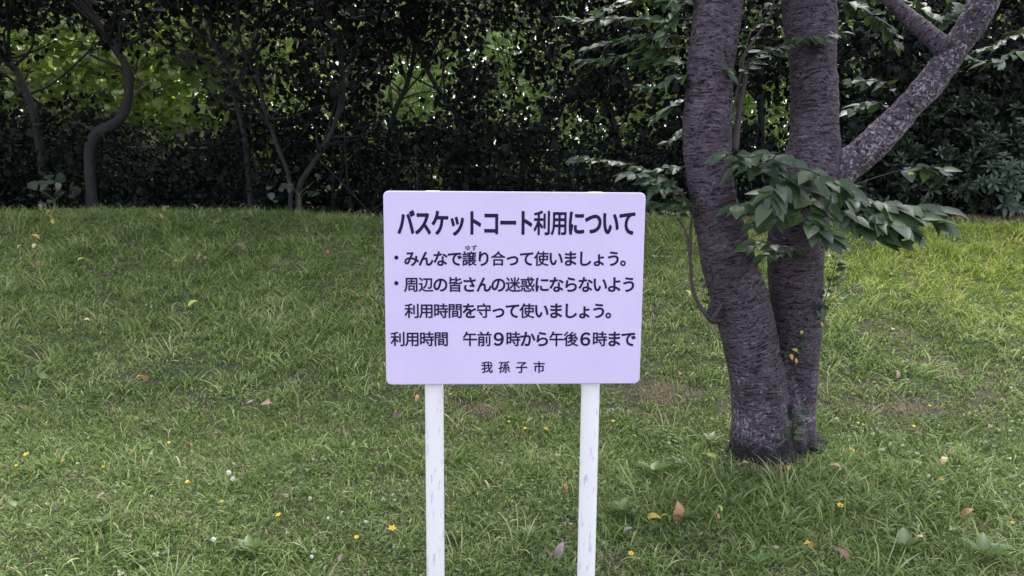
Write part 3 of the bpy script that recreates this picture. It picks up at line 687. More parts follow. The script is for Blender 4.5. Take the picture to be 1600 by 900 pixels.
# A: the big dark cluster on the right, reaching towards the camera
spray([(1245, 262), (1205, 262), (1165, 250), (1135, 240)], [-.1, -.25, -.35, -.42], 13, .115, pale=0)
spray([(1240, 285), (1215, 300), (1180, 318), (1150, 322)], [-.1, -.25, -.35, -.4], 11, .11, pale=0)
spray([(1250, 280), (1262, 300), (1300, 325), (1345, 345), (1372, 352)], [-.1, -.3, -.4, -.45, -.5], 18, .125, .005, pale=0)
spray([(1262, 290), (1310, 308), (1370, 318), (1430, 322), (1480, 330)], [-.1, -.25, -.35, -.4, -.4], 20, .115, .005, pale=0)
spray([(1255, 295), (1250, 320), (1270, 350), (1300, 372)], [-.15, -.35, -.5, -.55], 13, .12, pale=0)
spray([(1250, 270), (1225, 280), (1210, 300), (1200, 325)], [-.15, -.35, -.5, -.5], 12, .12, pale=0)
spray([(1300, 310), (1350, 330), (1400, 352), (1425, 362)], [-.2, -.4, -.5, -.5], 14, .12, pale=0)
spray([(1245, 262), (1270, 268), (1300, 285), (1330, 300)], [-.2, -.4, -.45, -.45], 12, .10, pale=0)
spray([(1310, 300), (1345, 285), (1400, 268), (1440, 262), (1470, 266)], [-.05, -.1, -.15, -.2, -.2], 8, .085, .004, pale=0, bare=.55)
spray([(1250, 255), (1220, 245), (1190, 240), (1150, 262)], [-.1, -.3, -.38, -.4], 9, .105, pale=0)
spray([(1255, 300), (1230, 330), (1200, 345), (1175, 350)], [-.15, -.35, -.42, -.42], 6, .10, pale=0)
spray([(1300, 320), (1340, 350), (1385, 372), (1410, 378)], [-.3, -.45, -.5, -.5], 8, .12, pale=0)
spray([(1350, 318), (1400, 335), (1440, 340), (1465, 350)], [-.35, -.42, -.45, -.45], 8, .115, pale=0)
# B: below, between the stems
spray([(1245, 395), (1225, 385), (1190, 380), (1165, 385)], [-.05, -.15, -.2, -.2], 9, .085, pale=0)
spray([(1245, 400), (1228, 395), (1205, 398), (1190, 402)], [-.05, -.15, -.2, -.2], 6, .075, pale=0)
# C: upper left sprays in front of the thicket
spray([(1085, 30), (1030, 30), (960, 30), (905, 32), (885, 30)], [0, .1, .2, .2, .2], 22, .085, .004, pale=.25)
spray([(1085, 10), (1040, -5), (985, 0), (945, 15)], [0, .1, .2, .1], 18, .09, .004, pale=.2)
spray([(1085, 60), (1030, 55), (970, 62), (920, 75)], [0, .1, .1, .1], 20, .085, .004, pale=.35)
spray([(1082, 75), (1045, 75), (1000, 80), (950, 92), (905, 95)], [0, .05, .1, .1, .1], 20, .08, .004, pale=.4)
spray([(1080, 100), (1050, 95), (1020, 95), (990, 100)], [0, 0, .05, .1], 12, .085, .004, pale=.3)
spray([(1078, 120), (1060, 120), (1030, 135), (1005, 135)], [-.05, -.1, -.1, -.1], 9, .085, pale=.1)
spray([(1075, 150), (1060, 160), (1040, 172), (1022, 185)], [0, 0, 0, 0], 8, .08, pale=.1)
spray([(1080, -20), (1060, 0), (1050, 30), (1035, 60)], [0, -.05, -.05, -.05], 12, .09, pale=.15)
spray([(1075, 195), (1065, 205), (1055, 215), (1045, 222)], [.0, 0, 0, 0], 6, .07, pale=.1)
# D: mid left
spray([(1085, 330), (1050, 285), (1000, 262), (950, 250), (900, 248)], [-.05, -.05, 0, 0, 0], 20, .075, .005, pale=.12)
spray([(1080, 320), (1040, 290), (1010, 275), (975, 272)], [-.1, -.1, -.1, -.1], 12, .08, pale=.12)
spray([(1090, 335), (1065, 305), (1030, 290), (1015, 285)], [-.15, -.15, -.15, -.15], 10, .095, pale=.2)
spray([(1090, 325), (1070, 320), (1045, 320), (1010, 315)], [-.2, -.2, -.2, -.2], 10, .085, pale=.2)
spray([(1072, 260), (1060, 262), (1040, 262), (1020, 268)], [0, 0, 0, 0], 7, .075, pale=.1)
# E: between the stems, thin sprays
spray([(1145, 175), (1160, 110), (1185, 85), (1240, 65), (1290, 62)], [0, .1, .1, 0, -.1], 12, .085, .005, pale=.1, bare=.3)
spray([(1150, 165), (1170, 60), (1195, 20), (1215, -20)], [.05, .15, .2, .2], 9, .08, .004, pale=.2, bare=.2)
spray([(1148, 130), (1175, 100), (1215, 75), (1228, 68)], [0, -.1, -.15, -.15], 8, .085, .004, pale=.1)
spray([(1240, 55), (1265, 58), (1290, 55), (1315, 50)], [-.05, -.15, -.18, -.18], 7, .075, .003, pale=.1)
spray([(1100, 140), (1110, 118), (1128, 108), (1140, 118)], [-.1, -.18, -.2, -.18], 5, .075, .003, pale=.2)
# G: right, under the slanting limb and over it
spray([(1400, 150), (1385, 130), (1360, 125), (1330, 128)], [.3, .3, .3, .3], 10, .085, .004, pale=.1)
spray([(1390, 170), (1370, 160), (1345, 165), (1325, 175)], [.3, .3, .3, .3], 9, .085, .004, pale=.1)
spray([(1620, 60), (1580, 85), (1550, 95), (1510, 92)], [-.1, -.1, -.1, -.1], 10, .08, .004, pale=.95)
spray([(1630, 20), (1590, 50), (1560, 70), (1530, 78)], [-.1, -.1, -.1, -.1], 9, .075, .004, pale=.8)
spray([(1440, -30), (1440, 10), (1455, 25), (1480, 30)], [.3, .3, .3, .3], 10, .085, .004, pale=.5)
spray([(1480, -20), (1490, 10), (1475, 40)], [.3, .3, .3], 9, .085, .004, pale=.4)
spray([(1300, 0), (1340, 10), (1380, 40), (1400, 70)], [.3, .3, .4, .4], 16, .08, .004, pale=.2)
spray([(1320, -20), (1360, -10), (1400, 0), (1430, 20)], [.4, .4, .5, .5], 14, .08, .004, pale=.2)
# H: epicormic shoots on the butt
spray([(1232, 700), (1238, 675), (1242, 655), (1247, 640)], [-.12, -.16, -.18, -.18], 9, .05, .003, pale=.35, bare=.2)
spray([(1228, 560), (1238, 548), (1250, 540)], [-.05, -.1, -.12], 8, .045, .003, pale=.1, bare=.2)
spray([(1278, 500), (1290, 465), (1302, 425), (1310, 390)], [-.05, -.06, -.04, 0], 12, .06, .004, pale=0, bare=.1)
spray([(1280, 500), (1300, 470), (1330, 450), (1340, 445)], [-.05, -.05, -.05, 0], 6, .05, .003, pale=0, bare=.2)
spray([(1125, 500), (1105, 470), (1095, 440)], [-.1, -.12, -.1], 3, .06, .003, pale=0, bare=.5)
lm = [single_mesh(q, M['cherry_leaf']) for q in ('cherry', 'cherry2', 'cherry3')]; lp = single_mesh('cherry', M['cherry_pale'])
CL.sort(key=lambda a: -a[3] / a[0][1])
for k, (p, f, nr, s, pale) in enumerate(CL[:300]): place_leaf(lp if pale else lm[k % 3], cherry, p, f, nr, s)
rest = CL[300:]
parts = []
if rest:
    A = [np.array([c[i_] for c in rest], float) for i_ in range(4)]
    parts.append(leaves('cherry', A[0], A[1], A[2], A[3]))
for pts, r0 in SPRAYS:
    mb = MB(); mb.tube(pts, list(np.linspace(r0, .0012, len(pts))), 6, 6); mb.build('twig', M['twig'], cherry)
# the dead looking side shoot on the left of the butt
mb = MB()
mb.tube([tuple(P(x_, y_, TY + d_)) for x_, y_, d_ in ((1132, 500, -.08), (1112, 500, -.14), (1095, 480, -.15), (1082, 450, -.15), (1078, 400, -.15), (1070, 360, -.14), (1058, 340, -.12))], [.013, .011, .010, .009, .008, .006, .004], 8, 6, .2)
mb.tube([tuple(P(x_, y_, TY + d_)) for x_, y_, d_ in ((1078, 400, -.15), (1079, 360, -.15), (1083, 325, -.15))], [.008, .007, .004], 8, 6, .2)
mb.tube([tuple(P(x_, y_, TY + d_)) for x_, y_, d_ in ((1112, 498, -.14), (1122, 485, -.15), (1130, 470, -.12))], [.009, .008, .006], 8, 6, .2)
mb.build('branch', M['twig'], cherry)
mb = MB()
mb.tube([tuple(P(x_, y_, TY + d_)) for x_, y_, d_ in ((1148, 235, -.05), (1152, 200, 0), (1156, 165, .02), (1165, 120, .05), (1160, 95, .08), (1180, 60, .1), (1205, 20, .12), (1215, -40, .15))], [.018, .016, .014, .011, .009, .007, .006, .004], 8, 6, .2)
mb.build('branch', M['twig'], cherry)
# yellowed leaves still on the shoots
yl = single_mesh('cherry', M['leaf_yellow'])
for px, py, d_, s in ((1236, 553, -.14, .038), (1247, 548, -.15, .032), (1254, 517, -.12, .03), (1243, 560, -.14, .03), (1424, 268, -.22, .05), (1283, 503, -.1, .03)):
    place_leaf(yl, cherry, P(px, py, TY + d_), rng.normal(size=3) * .5 + np.array([0, -.3, -.5]), np.array([0, -1, .5]), s)
# crown above the frame
def crown(n, c, rad, size, tpl, nodes, zmin=None):
    ctr = c + rng.normal(size=(nodes, 3)) * np.array(rad) * .5
    if zmin is not None: ctr = ctr[ctr[:, 2] > zmin]
    i_ = rng.integers(len(ctr), size=n); p = ctr[i_] + rng.normal(size=(n, 3)) * .13
    if zmin is not None: p = p[p[:, 2] > zmin - .05]
    n = len(p); return leaves(tpl, p, rand_dirs(n, -.4), rand_dirs(n, 1.6, .3), rng.uniform(.7, 1.2, n) * size)
parts.append(crown(9000, np.array([TB.x + .2, TY + .3, 4.3]), (2.6, 2.4, 1.5), .09, 'cheap', 420, 2.85))
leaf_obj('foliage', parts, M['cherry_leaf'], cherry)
mb = MB()
for k in range(26):
    base = [np.array(S1[0][-2]), np.array(S2[0][-2]), np.array(S3[0][-2]), np.array(S5[0][-1]), np.array(S1[0][-4]), np.array(S2[0][-4])][k % 6]
    d = rand_dirs(1, .5)[0]; d[2] = abs(d[2]) + .25; L = .8 + rng.random(); mid = base + d * L * .5 + rng.normal(size=3) * .08; mb.tube([base, mid, base + d * L], [.016, .011, .004], 6, 4)
mb.build('branch', M['bark'], cherry)['label'] = 'high branches spreading above the picture'
#==THICKET==
# ------------------------------------------------------------------ the thicket behind the bank
def gapz(x, z):
    """openings through the front row, in metres across the row: 0 = open, 1 = closed"""
    g_ = np.ones_like(x)
    for cx_, cz_, rx, rz, s in GAPS:
        d = ((x - cx_) / rx) ** 2 + ((z - cz_) / rz) ** 2; g_ = np.minimum(g_, 1 - s * np.exp(-d ** 2))
    return np.maximum(g_, sstep(3.25, 3.6, z))
GAPS = []
for px, py, rpx, rpy, s in ((110, 90, 90, 60, .98), (40, 130, 60, 40, .9), (250, 150, 75, 75, 1.0), (330, 80, 60, 50, .75), (300, 190, 60, 30, .9), (648, 135, 48, 50, .95), (690, 90, 45, 30, .45), (775, 70, 45, 25, .85),
                            (800, 140, 35, 50, .7), (890, 200, 34, 32, .6), (975, 200, 38, 28, .6), (430, 150, 26, 40, .4), (1160, 170, 30, 30, .9), (1210, 190, 40, 60, .6), (620, 160, 30, 40, .8), (660, 270, 40, 25, .35), (750, 265, 40, 20, .45), (860, 250, 60, 30, .35), (470, 60, 40, 30, .4), (30, 40, 40, 25, .6), (880, 40, 40, 25, .3), (530, 110, 30, 20, .5), (1350, 110, 30, 30, .5), (405, 255, 12, 20, .5), (150, 40, 80, 25, .5)):
    c = P(px, py, 9.8); kk = 1.08 if px < 380 or 580 < px < 720 else 1.0; GAPS.append((c.x, c.z, kk * rpx / FPX * 9.8, kk * rpy / FPX * 9.8, s))
def GZ(x, y): return float(ground(x, y))
ROOTED = []
def hedge_tree(px_path, Yt, wpx, label, nleaf=5200, seed=0, xr=1.6, leafs=.085):
    q = np.random.default_rng(seed)
    pts = [np.array(P(px, py, Yt + dy)) for px, py, dy in px_path]
    base = pts[0].copy(); base[2] = GZ(base[0], base[1]) - .05; pts = [base] + pts[1:] if abs(pts[0][2] - base[2]) < .4 else [base] + pts
    t = empty('thicket_tree', (base[0], base[1], base[2] + .05)); tag(t, label, 'tree', 'crooked trees of the dark thicket')
    r0 = wpx / 2 / FPX * Yt; mb = MB(); n = len(pts)
    last = pts[-1]; d = last - pts[-2]; d /= np.linalg.norm(d)
    if last[2] < 4.3:                 # carry the stem on up into the canopy
        e = last + d * .4 + np.array([q.normal() * .2, q.normal() * .15, (4.3 - last[2]) * .6]); pts += [e, e + np.array([q.normal() * .3, q.normal() * .2, .8])]
    n = len(pts); mb.tube(pts, list(np.linspace(r0, r0 * .4, n)), 8, 6, .35)
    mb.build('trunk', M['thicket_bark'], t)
    c = catmull(pts, 6); bm_ = MB(); nodes = []
    for k in range(26):
        i_ = int((.25 + .75 * q.random()) * (len(c) - 1)); p = c[i_]; a = q.random() * 6.283
        el = .3 + .9 * q.random(); L = .5 + 1.1 * q.random(); d = np.array([math.cos(a) * math.cos(el), math.sin(a) * math.cos(el) * .8, math.sin(el)])
        m_ = p + d * L * .5 + q.normal(size=3) * .12; e = p + d * L + q.normal(size=3) * .18; rr = r0 * (.42 - .2 * i_ / len(c))
        bm_.tube([p, m_, e], [rr, rr * .7, rr * .35], 5, 4, .3); nodes.append(e); nodes.append(m_)
        for kk in range(3):
            d2 = d + q.normal(size=3) * .6; e2 = e + d2 * (.25 + .3 * q.random()); s_ = m_ + (e - m_) * q.random()
            bm_.tube([s_, (s_ + e2) / 2 + q.normal(size=3) * .05, e2], [rr * .35, rr * .28, rr * .15], 4, 3, .2); nodes.append(e2)
    bm_.build('branch', M['thicket_bark'], t)
    ROOTED.append((t, base, nodes)); return t
TT = [
    ([(143, 318, 0), (142, 225, 0), (186, 188, 0), (200, 150, 0), (200, 110, 0), (180, 75, 0), (150, 30, 0)], 9.3, 17, 'crooked grey trunk with a sharp elbow at the left of the thicket'),
    ([(75, 300, 0), (55, 190, 0), (30, 120, 0), (-5, 70, 0)], 9.5, 14, 'dark trunk leaning out to the left edge of the picture'),
    ([(392, 300, 0), (382, 215, 0), (368, 160, 0), (358, 110, 0), (330, 50, 0)], 9.4, 9, 'thin dark stem left of the pale slanting stem in the thicket'),
    ([(452, 280, 0), (432, 225, 0), (413, 170, 0), (402, 120, 0), (375, 60, 0)], 9.2, 8, 'pale thin stem leaning left between the two bright openings'),
    ([(468, 292, 0), (500, 240, 0), (520, 200, 0), (536, 140, 0), (530, 80, 0), (510, 20, 0)], 9.2, 10, 'grey stem that forks outward to the right, left of the notice board'),
    ([(600, 300, 0), (610, 200, 0), (640, 120, 0), (650, 40, 0)], 10.0, 9, 'dark stem crossing the bright green opening above the board corner'),
    ([(740, 300, 0), (720, 200, 0), (690, 150, 0), (660, 90, 0), (650, 10, 0)], 9.9, 9, 'dark stem leaning left above the middle of the board'),
    ([(800, 300, 0), (830, 220, 0), (880, 160, 0), (940, 110, 0)], 9.8, 10, 'slanting dark stem rising right above the board'),
    ([(985, 300, 0), (960, 200, 0), (930, 120, 0), (900, 40, 0)], 10.1, 11, 'dark upright stem behind the cherry leaves right of the board'),
    ([(1180, 330, 0), (1190, 200, 0), (1185, 100, 0), (1200, 0, 0)], 10.2, 12, 'dark stem seen between the two cherry stems'),
    ([(1400, 320, 0), (1390, 200, 0), (1410, 100, 0), (1430, 0, 0)], 10.4, 12, 'dark stem behind the evergreens right of the cherry tree'),
    ([(1620, 320, 0), (1600, 200, 0), (1590, 100, 0), (1600, 0, 0)], 10.3, 12, 'dark stem at the right edge behind the evergreens'),
]
for k, (pp, Yt, w_, lab) in enumerate(TT): hedge_tree(pp, Yt, w_, lab, seed=100 + k)
tx = np.array([b[0] for _, b, _ in ROOTED])
# curtain of leaves and a canopy shaped for its shade, dealt out to the tree they grow nearest to
def clumped(nn, box, sig, per, keep):
    x0, x1, y0, y1, z0, z1 = box; c = np.stack([rng.uniform(x0, x1, nn), rng.uniform(y0, y1, nn), rng.uniform(z0, z1, nn)], 1)
    c = c[rng.random(len(c)) < keep(c)]
    p = np.repeat(c, per, 0) + rng.normal(size=(len(c) * per, 3)) * sig
    return p[rng.random(len(p)) < np.clip(keep(p) + .03, 0, 1)]
cur = clumped(5500, (-11.5, 11.5, 9.3, 11.0, 1.1, 4.4), (.17, .13, .13), 15, lambda c: gapz(c[:, 0] * 9.8 / c[:, 1], CAMZ + (c[:, 2] - CAMZ) * 9.8 / c[:, 1]))
over = clumped(6400, (-11.5, 11.5, 5.8, 10.8, 3.2, 5.6), (.2, .2, .14), 14, lambda c: (c[:, 1] > 6.0 + 2.8 * sstep(.3, 3.0, c[:, 0])) * (c[:, 2] > CAMZ + .275 * c[:, 1]) * (c[:, 2] < CAMZ + .275 * c[:, 1] + 1.5))  # unseen overhang just above the view, added to shade thicket and left bank
allp = np.concatenate([cur, over]); owner = np.abs(allp[:, 0][:, None] + rng.normal(size=(len(allp), 1)) * .25 - tx[None]).argmin(1)
for k, (t, b, nodes) in enumerate(ROOTED):
    nd = np.array(nodes); nd = np.repeat(nd, 5, 0) + rng.normal(size=(len(nd) * 5, 3)) * .10
    nd = nd[rng.random(len(nd)) < gapz(nd[:, 0], nd[:, 2]) * .9 + .1]
    p = np.concatenate([allp[owner == k], nd]); n = len(p)
    # the few nearest leaves that show singly are leaves of their own
    vis = np.where((p[:, 1] < 9.6) & (np.abs(p[:, 0]) < .7 * p[:, 1]) & (p[:, 2] < CAMZ + .25 * p[:, 1]))[0][:24]
    f = rand_dirs(n, -.5); nr = rand_dirs(n, 1.0, .8); sz = rng.uniform(.6, 1.25, n) * .105
    if k == 0: hl = single_mesh('kudzu', M['hedge_leaf'])
    for i_ in vis: place_leaf(hl, t, p[i_], f[i_], nr[i_], sz[i_] * 1.1)
    mk = np.ones(n, bool); mk[vis] = False
    h = mk & (rng.random(n) < .5)
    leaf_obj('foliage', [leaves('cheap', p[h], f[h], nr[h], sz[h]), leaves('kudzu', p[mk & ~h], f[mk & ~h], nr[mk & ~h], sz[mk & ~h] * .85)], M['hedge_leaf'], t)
# low dark shrubs under the trees
US = [(-9.0, 'dark low shrub beyond the left edge of the picture'), (-7.2, 'dark low shrub at the far left foot of the thicket'), (-5.3, 'dark low shrub beside the elbowed trunk'), (-3.6, 'dark low shrub at the foot of the pale thin stems'), (-2.0, 'dark low shrub left of the notice board'),
      (-.4, 'dark low shrub behind the left half of the board'), (1.2, 'dark low shrub behind the right half of the board'), (2.8, 'dark low shrub behind the cherry trunks')]
for x, lab in US:
    yb = 9.55; z0 = GZ(x, yb); t = empty('dark_shrub', (x, yb, z0)); tag(t, lab, 'shrub', 'dark low shrubs at the foot of the thicket')
    mb = MB()
    for k in range(7):
        e = np.array([x + rng.normal() * .55, yb + rng.normal() * .25, z0 + .7 + rng.random() * .4]); b = np.array([x + rng.normal() * .25, yb, z0 - .03]); mb.tube([b, (b + e) / 2 + rng.normal(size=3) * .06, e], [.014, .010, .004], 5, 3)
    mb.build('stem', M['thicket_bark'], t)
    p = clumped(230, (x - .95, x + .95, 9.35, 10.3, z0 + .05, z0 + 1.15), (.11, .11, .10), 17, lambda c: .45 + .55 * gapz(c[:, 0] * 9.8 / c[:, 1], c[:, 2])); n = len(p)
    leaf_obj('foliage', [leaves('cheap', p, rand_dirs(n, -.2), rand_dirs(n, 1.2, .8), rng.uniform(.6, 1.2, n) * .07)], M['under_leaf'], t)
# bigger leaved seedlings at the foot (left and middle)
for px, py, s, nl, lab in ((85, 290, .13, 26, 'broad leaved seedling at the foot of the thicket, far left'), (468, 295, .10, 20, 'broad leaved seedling at the foot of the forked grey stem')):
    b = P(px, 322, 9.15); z0 = GZ(b.x, b.y); t = empty('seedling', (b.x, b.y, z0)); tag(t, lab, 'plant'); me_ = single_mesh('kudzu', M['evergreen_leaf'])
    for k in range(4):
        e = np.array([b.x + rng.normal() * .22, b.y - .15 + rng.normal() * .1, z0 + .25 + rng.random() * .35]); mb = MB(); mb.tube([np.array([b.x, b.y, z0]), (np.array(b) * [1, 1, 0] + e * [0, 0, .6] + np.array([0, 0, z0 * .4])), e], [.006, .005, .002], 5, 4); mb.build('stem', M['stem_green'], t)
        for _ in range(nl // 4): place_leaf(me_, t, e + rng.normal(size=3) * .10, rng.normal(size=3) * .6 + np.array([0, -.4, -.3]), np.array([0, -.5, .9]) + rng.normal(size=3) * .2, s * rng.uniform(.6, 1.1))
# evergreen shrubs with rosettes of narrow leaves (right)
def rosette():
    parts = []; n = 11; a = np.arange(n) * 2.4; el = np.linspace(1.2, .05, n)
    f = np.stack([np.cos(a) * np.cos(el), np.sin(a) * np.cos(el), np.sin(el)], 1); nr = np.stack([-np.cos(a) * np.sin(el), -np.sin(a) * np.sin(el), np.cos(el)], 1)
    return leaves('lance', f * .1, f, nr, np.linspace(.6, 1.1, n), np.random.default_rng(3).random(n) * .3)
rv = rosette(); ros_me = mesh_from('leaf_rosette', rv[0], rv[1], M['evergreen_leaf'], attrs={'tint': rv[2], 'lc': rv[3]})
EV = [(1590, 270, 8.9, .62, .55, 80, 'glossy evergreen bush at the right edge by the grass'), (1500, 235, 9.3, .8, .75, 95, 'glossy evergreen bush left of the right edge bush'), (1395, 250, 9.5, .75, .75, 85, 'dark evergreen bush right behind the cherry tree'),
      (1560, 130, 9.8, .8, .8, 80, 'tall evergreen bush at the top right under the slanting limb'), (1420, 130, 10.0, .8, .8, 70, 'tall evergreen bush behind the slanting limb'), (1660, 200, 9.3, .7, .9, 50, 'evergreen bush just past the right edge'), (1330, 230, 9.9, .5, .8, 45, 'dark evergreen bush touching the right cherry stem'),]
for px, py, Y_, rx, rz, n, lab in EV:
    c = P(px, py, Y_); z0 = GZ(c.x, c.y); t = empty('evergreen_bush', (c.x, c.y, z0)); tag(t, lab, 'bush', 'evergreen bushes on the right of the thicket')
    mb = MB(); vs = []
    for k in range(n):
        while True:
            d = rng.normal(size=3); d /= np.linalg.norm(d)
            if d[1] < .35: break
        q = np.array([c.x, c.y + .3, c.z]) + d * np.array([rx, .45, rz]) * rng.uniform(.7, 1.05); q[2] = max(q[2], z0 + .08)
        up = d * .8 + np.array([0, -.15, .8]); up /= np.linalg.norm(up); sc_ = rng.uniform(.085, .15)
        o = bpy.data.objects.new('leaf_rosette', ros_me); col.objects.link(o); o.parent = t
        rq = Vector(up).to_track_quat('Z', 'X') @ Matrix.Rotation(rng.random() * 6.28, 3, 'Z').to_quaternion()
        o.matrix_local = Matrix.LocRotScale(Vector(q) - t.location, rq, Vector((sc_,) * 3)); vs.append(q)
    for q in vs[::4]:
        b = np.array([c.x + rng.normal() * .1, c.y + .3, z0 - .03]); mb.tube([b, (b + q) / 2 + np.array([0, .08, .05]), q], [.016, .011, .005], 5, 3)
    mb.build('stem', M['thicket_bark'], t)
    cc = np.array([c.x, c.y + .45, c.z]); m_ = 1500; p = cc + rng.normal(size=(m_, 3)) * np.array([rx, .35, rz]) * .45; p[:, 2] = np.maximum(p[:, 2], z0 + .05)
    leaf_obj('foliage', [leaves('lance', p, rand_dirs(m_, .3), rand_dirs(m_, 1), rng.uniform(.8, 1.3, m_) * .12)], M['evergreen_leaf'], t)
# creeping vine with big leaves, the clearing's light partly in their pale colour, seen through the left openings
vb = P(200, 200, 12.0); vine = empty('vine_thicket', (vb.x, vb.y, GZ(vb.x, vb.y))); tag(vine, 'mass of pale green climbing vine lit from behind through the left openings', 'vine')
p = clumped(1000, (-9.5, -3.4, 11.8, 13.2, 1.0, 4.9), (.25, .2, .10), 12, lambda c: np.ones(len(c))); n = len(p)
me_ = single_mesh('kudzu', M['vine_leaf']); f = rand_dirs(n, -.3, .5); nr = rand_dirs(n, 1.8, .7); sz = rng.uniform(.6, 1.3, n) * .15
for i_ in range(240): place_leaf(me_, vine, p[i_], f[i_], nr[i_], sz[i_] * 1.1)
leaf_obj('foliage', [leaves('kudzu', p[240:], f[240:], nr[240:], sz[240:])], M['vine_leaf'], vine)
mb = MB()
for k in range(14):
    x = rng.uniform(-9, -4); b = np.array([x, 12.8, GZ(x, 12.8) - .05]); e = b + np.array([rng.normal() * .7, rng.normal() * .3, 3.2]); mb.tube([b, (b + e) / 2 + rng.normal(size=3) * .3, e], [.02, .014, .006], 5, 4)
mb.build('stem', M['thicket_bark'], vine)
# trees on the far side of the clearing
FT = [(-15.5, 18, 'far tree beyond the left edge'), (15.5, 18, 'far tree beyond the right edge'), (-11.5, 18.5, 'sunlit tree far behind the vine, at the left'), (-7.5, 18.5, 'sunlit tree behind the middle of the left opening'), (-4.0, 17.5, 'pale green tree glimpsed left of the notice board'), (-1.2, 16.5, 'bright yellow green tree behind the opening above the board corner'),
      (1.6, 17, 'pale tree glimpsed above the board'), (4.5, 18, 'pale tree glimpsed beside the left cherry stem'), (8.0, 17.5, 'pale tree glimpsed behind the evergreens'), (11.5, 18, 'far tree behind the right edge')]
for k, (x, y_, lab) in enumerate(FT):
    y_ += 1.2
    z0 = GZ(x, y_); t = empty('far_tree', (x, y_, z0)); tag(t, lab, 'tree', 'trees beyond the clearing')
    mb = MB(); mb.tube([(x, y_, z0 - .1), (x + .15, y_, z0 + 2), (x - .1, y_ + .1, z0 + 4.5), (x, y_, z0 + 6.5)], [.14, .12, .08, .03], 10, 5, .2); mb.build('trunk', M['thicket_bark'], t)
    p = clumped(430, (x - 2.4, x + 2.4, y_ - 1.7, y_ + 1.4, z0 + .1, z0 + 7.5), (.30, .28, .17), 24, lambda c: np.ones(len(c))); n = len(p)
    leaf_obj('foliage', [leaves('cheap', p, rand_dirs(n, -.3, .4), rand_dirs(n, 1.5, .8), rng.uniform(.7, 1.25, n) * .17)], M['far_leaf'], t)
# the wood beyond, one far-off mass
p = clumped(3000, (-22, 22, 23, 26, .6, 11.5), (.5, .4, .28), 18, lambda c: np.ones(len(c))); n = len(p)
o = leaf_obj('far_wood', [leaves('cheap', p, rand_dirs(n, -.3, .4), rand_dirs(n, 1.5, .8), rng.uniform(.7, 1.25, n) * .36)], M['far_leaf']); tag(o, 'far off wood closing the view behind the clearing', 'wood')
# wire fence inside the thicket
fy = 9.95; fence = empty('wire_fence', (0, fy, GZ(0, fy))); tag(fence, 'dark chain link fence with thin posts half hidden in the thicket', 'fence')
for x in np.arange(-7.2, 8, 1.6):
    mb = MB(); z0 = GZ(x, fy); mb.tube([(x, fy, z0 - .1), (x, fy, z0 + .86)], [.02, .02], 10, 2); mb.build('post', M['fence_metal'], fence)
mb = MB(); mb.tube([(x, fy, GZ(0, fy) + .84) for x in np.arange(-8, 8.1, 2)], [.014] * 9, 8, 2); mb.build('rail', M['fence_metal'], fence)
mb = MB(); z0 = GZ(0, fy)
for x in np.arange(-8, 8, .07):
    for s in (1, -1): mb.tube([(x, fy - .01 * s, z0), (x + s * .8, fy - .01 * s, z0 + .8)], [.0018, .0018], 3, 1, cap=False)
mb.build('wire_mesh', M['fence_metal'], fence)['kind'] = 'stuff'
#==LITTER==
# ------------------------------------------------------------------ weeds, flowers, fallen leaves
def rosette_weed(px, py, n, size, lab, tpl='cherry', up=.35):
    g_ = G(px, py); t = empty('broadleaf_weed', (g_.x, g_.y, GZ(g_.x, g_.y))); tag(t, lab, 'weed', 'broad leaved weeds in the turf'); me_ = single_mesh(tpl, M['weed_leaf'])
    for k in range(n):
        a = k * 2.4 + rng.random() * .4; e = up + .3 * rng.random(); f = np.array([math.cos(a) * math.cos(e), math.sin(a) * math.cos(e), math.sin(e)]); nr = np.array([-math.cos(a) * math.sin(e), -math.sin(a) * math.sin(e), math.cos(e)])
        place_leaf(me_, t, np.array(t.location) + np.array([0, 0, .035]) + f * .01, f, nr, size * rng.uniform(.7, 1.1))
for a in ((970, 812, 9, .085, 'low rosette of pointed leaves at the foot of the right post'), (1070, 822, 8, .08, 'low rosette weed beside the curled brown leaf'), (1020, 748, 6, .10, 'pale three leaved weed left of the cherry foot'),
          (830, 850, 8, .075, 'grey green rosette between the two posts', 'lance'), (1412, 868, 6, .09, 'broad weed near the bottom right, left one'), (1535, 878, 6, .11, 'broad weed near the bottom right corner'), (1190, 808, 5, .06, 'small weed below the cherry foot'),
          (390, 875, 7, .07, 'rosette weed left of the left post near the bottom'), (160, 830, 6, .06, 'small weed at the lower left'), (27, 805, 5, .06, 'round leaved weed at the left edge'), (72, 602, 3, .10, 'single broad green leaf weed at the foot of the bank, left'),
          (60, 550, 5, .07, 'weed on the left bank'), (1110, 700, 7, .07, 'weed with small leaves against the left of the cherry foot'), (600, 740, 4, .06, 'small weed just left of the left post'), (1185, 895, 6, .06, 'weed at the bottom edge right of centre')):
    rosette_weed(*a)
# small white flowered weed on the left bank
def flower_mesh(m, petals=5, stem=.05, r=.011):
    mb = MB(); V = []; F = []
    for k in range(petals):
        a = 2 * math.pi * k / petals; b = len(V)
        for (u, v, z) in ((.1, 0, 0), (.6, -.4, .25), (1.05, -.18, .35), (1.05, .18, .35), (.6, .4, .25)):
            V.append((r * (u * math.cos(a) - v * math.sin(a)), r * (u * math.sin(a) + v * math.cos(a)), stem + r * z))
        F += [(b, b + 1, b + 2), (b, b + 2, b + 3), (b, b + 3, b + 4)]
    return mesh_from('petals', V, F, m)
def stem_mesh(h):
    mb = MB(); mb.tube([(0, 0, -.01), (.004, .002, h * .5), (0, 0, h)], [.0012, .001, .001], 5, 2); return mesh_from('stalk', np.concatenate(mb.V), mb.F, M['stem_green'])
ym = flower_mesh(M['petal_yellow'], 5, .055, .0125); ysm = stem_mesh(.055)
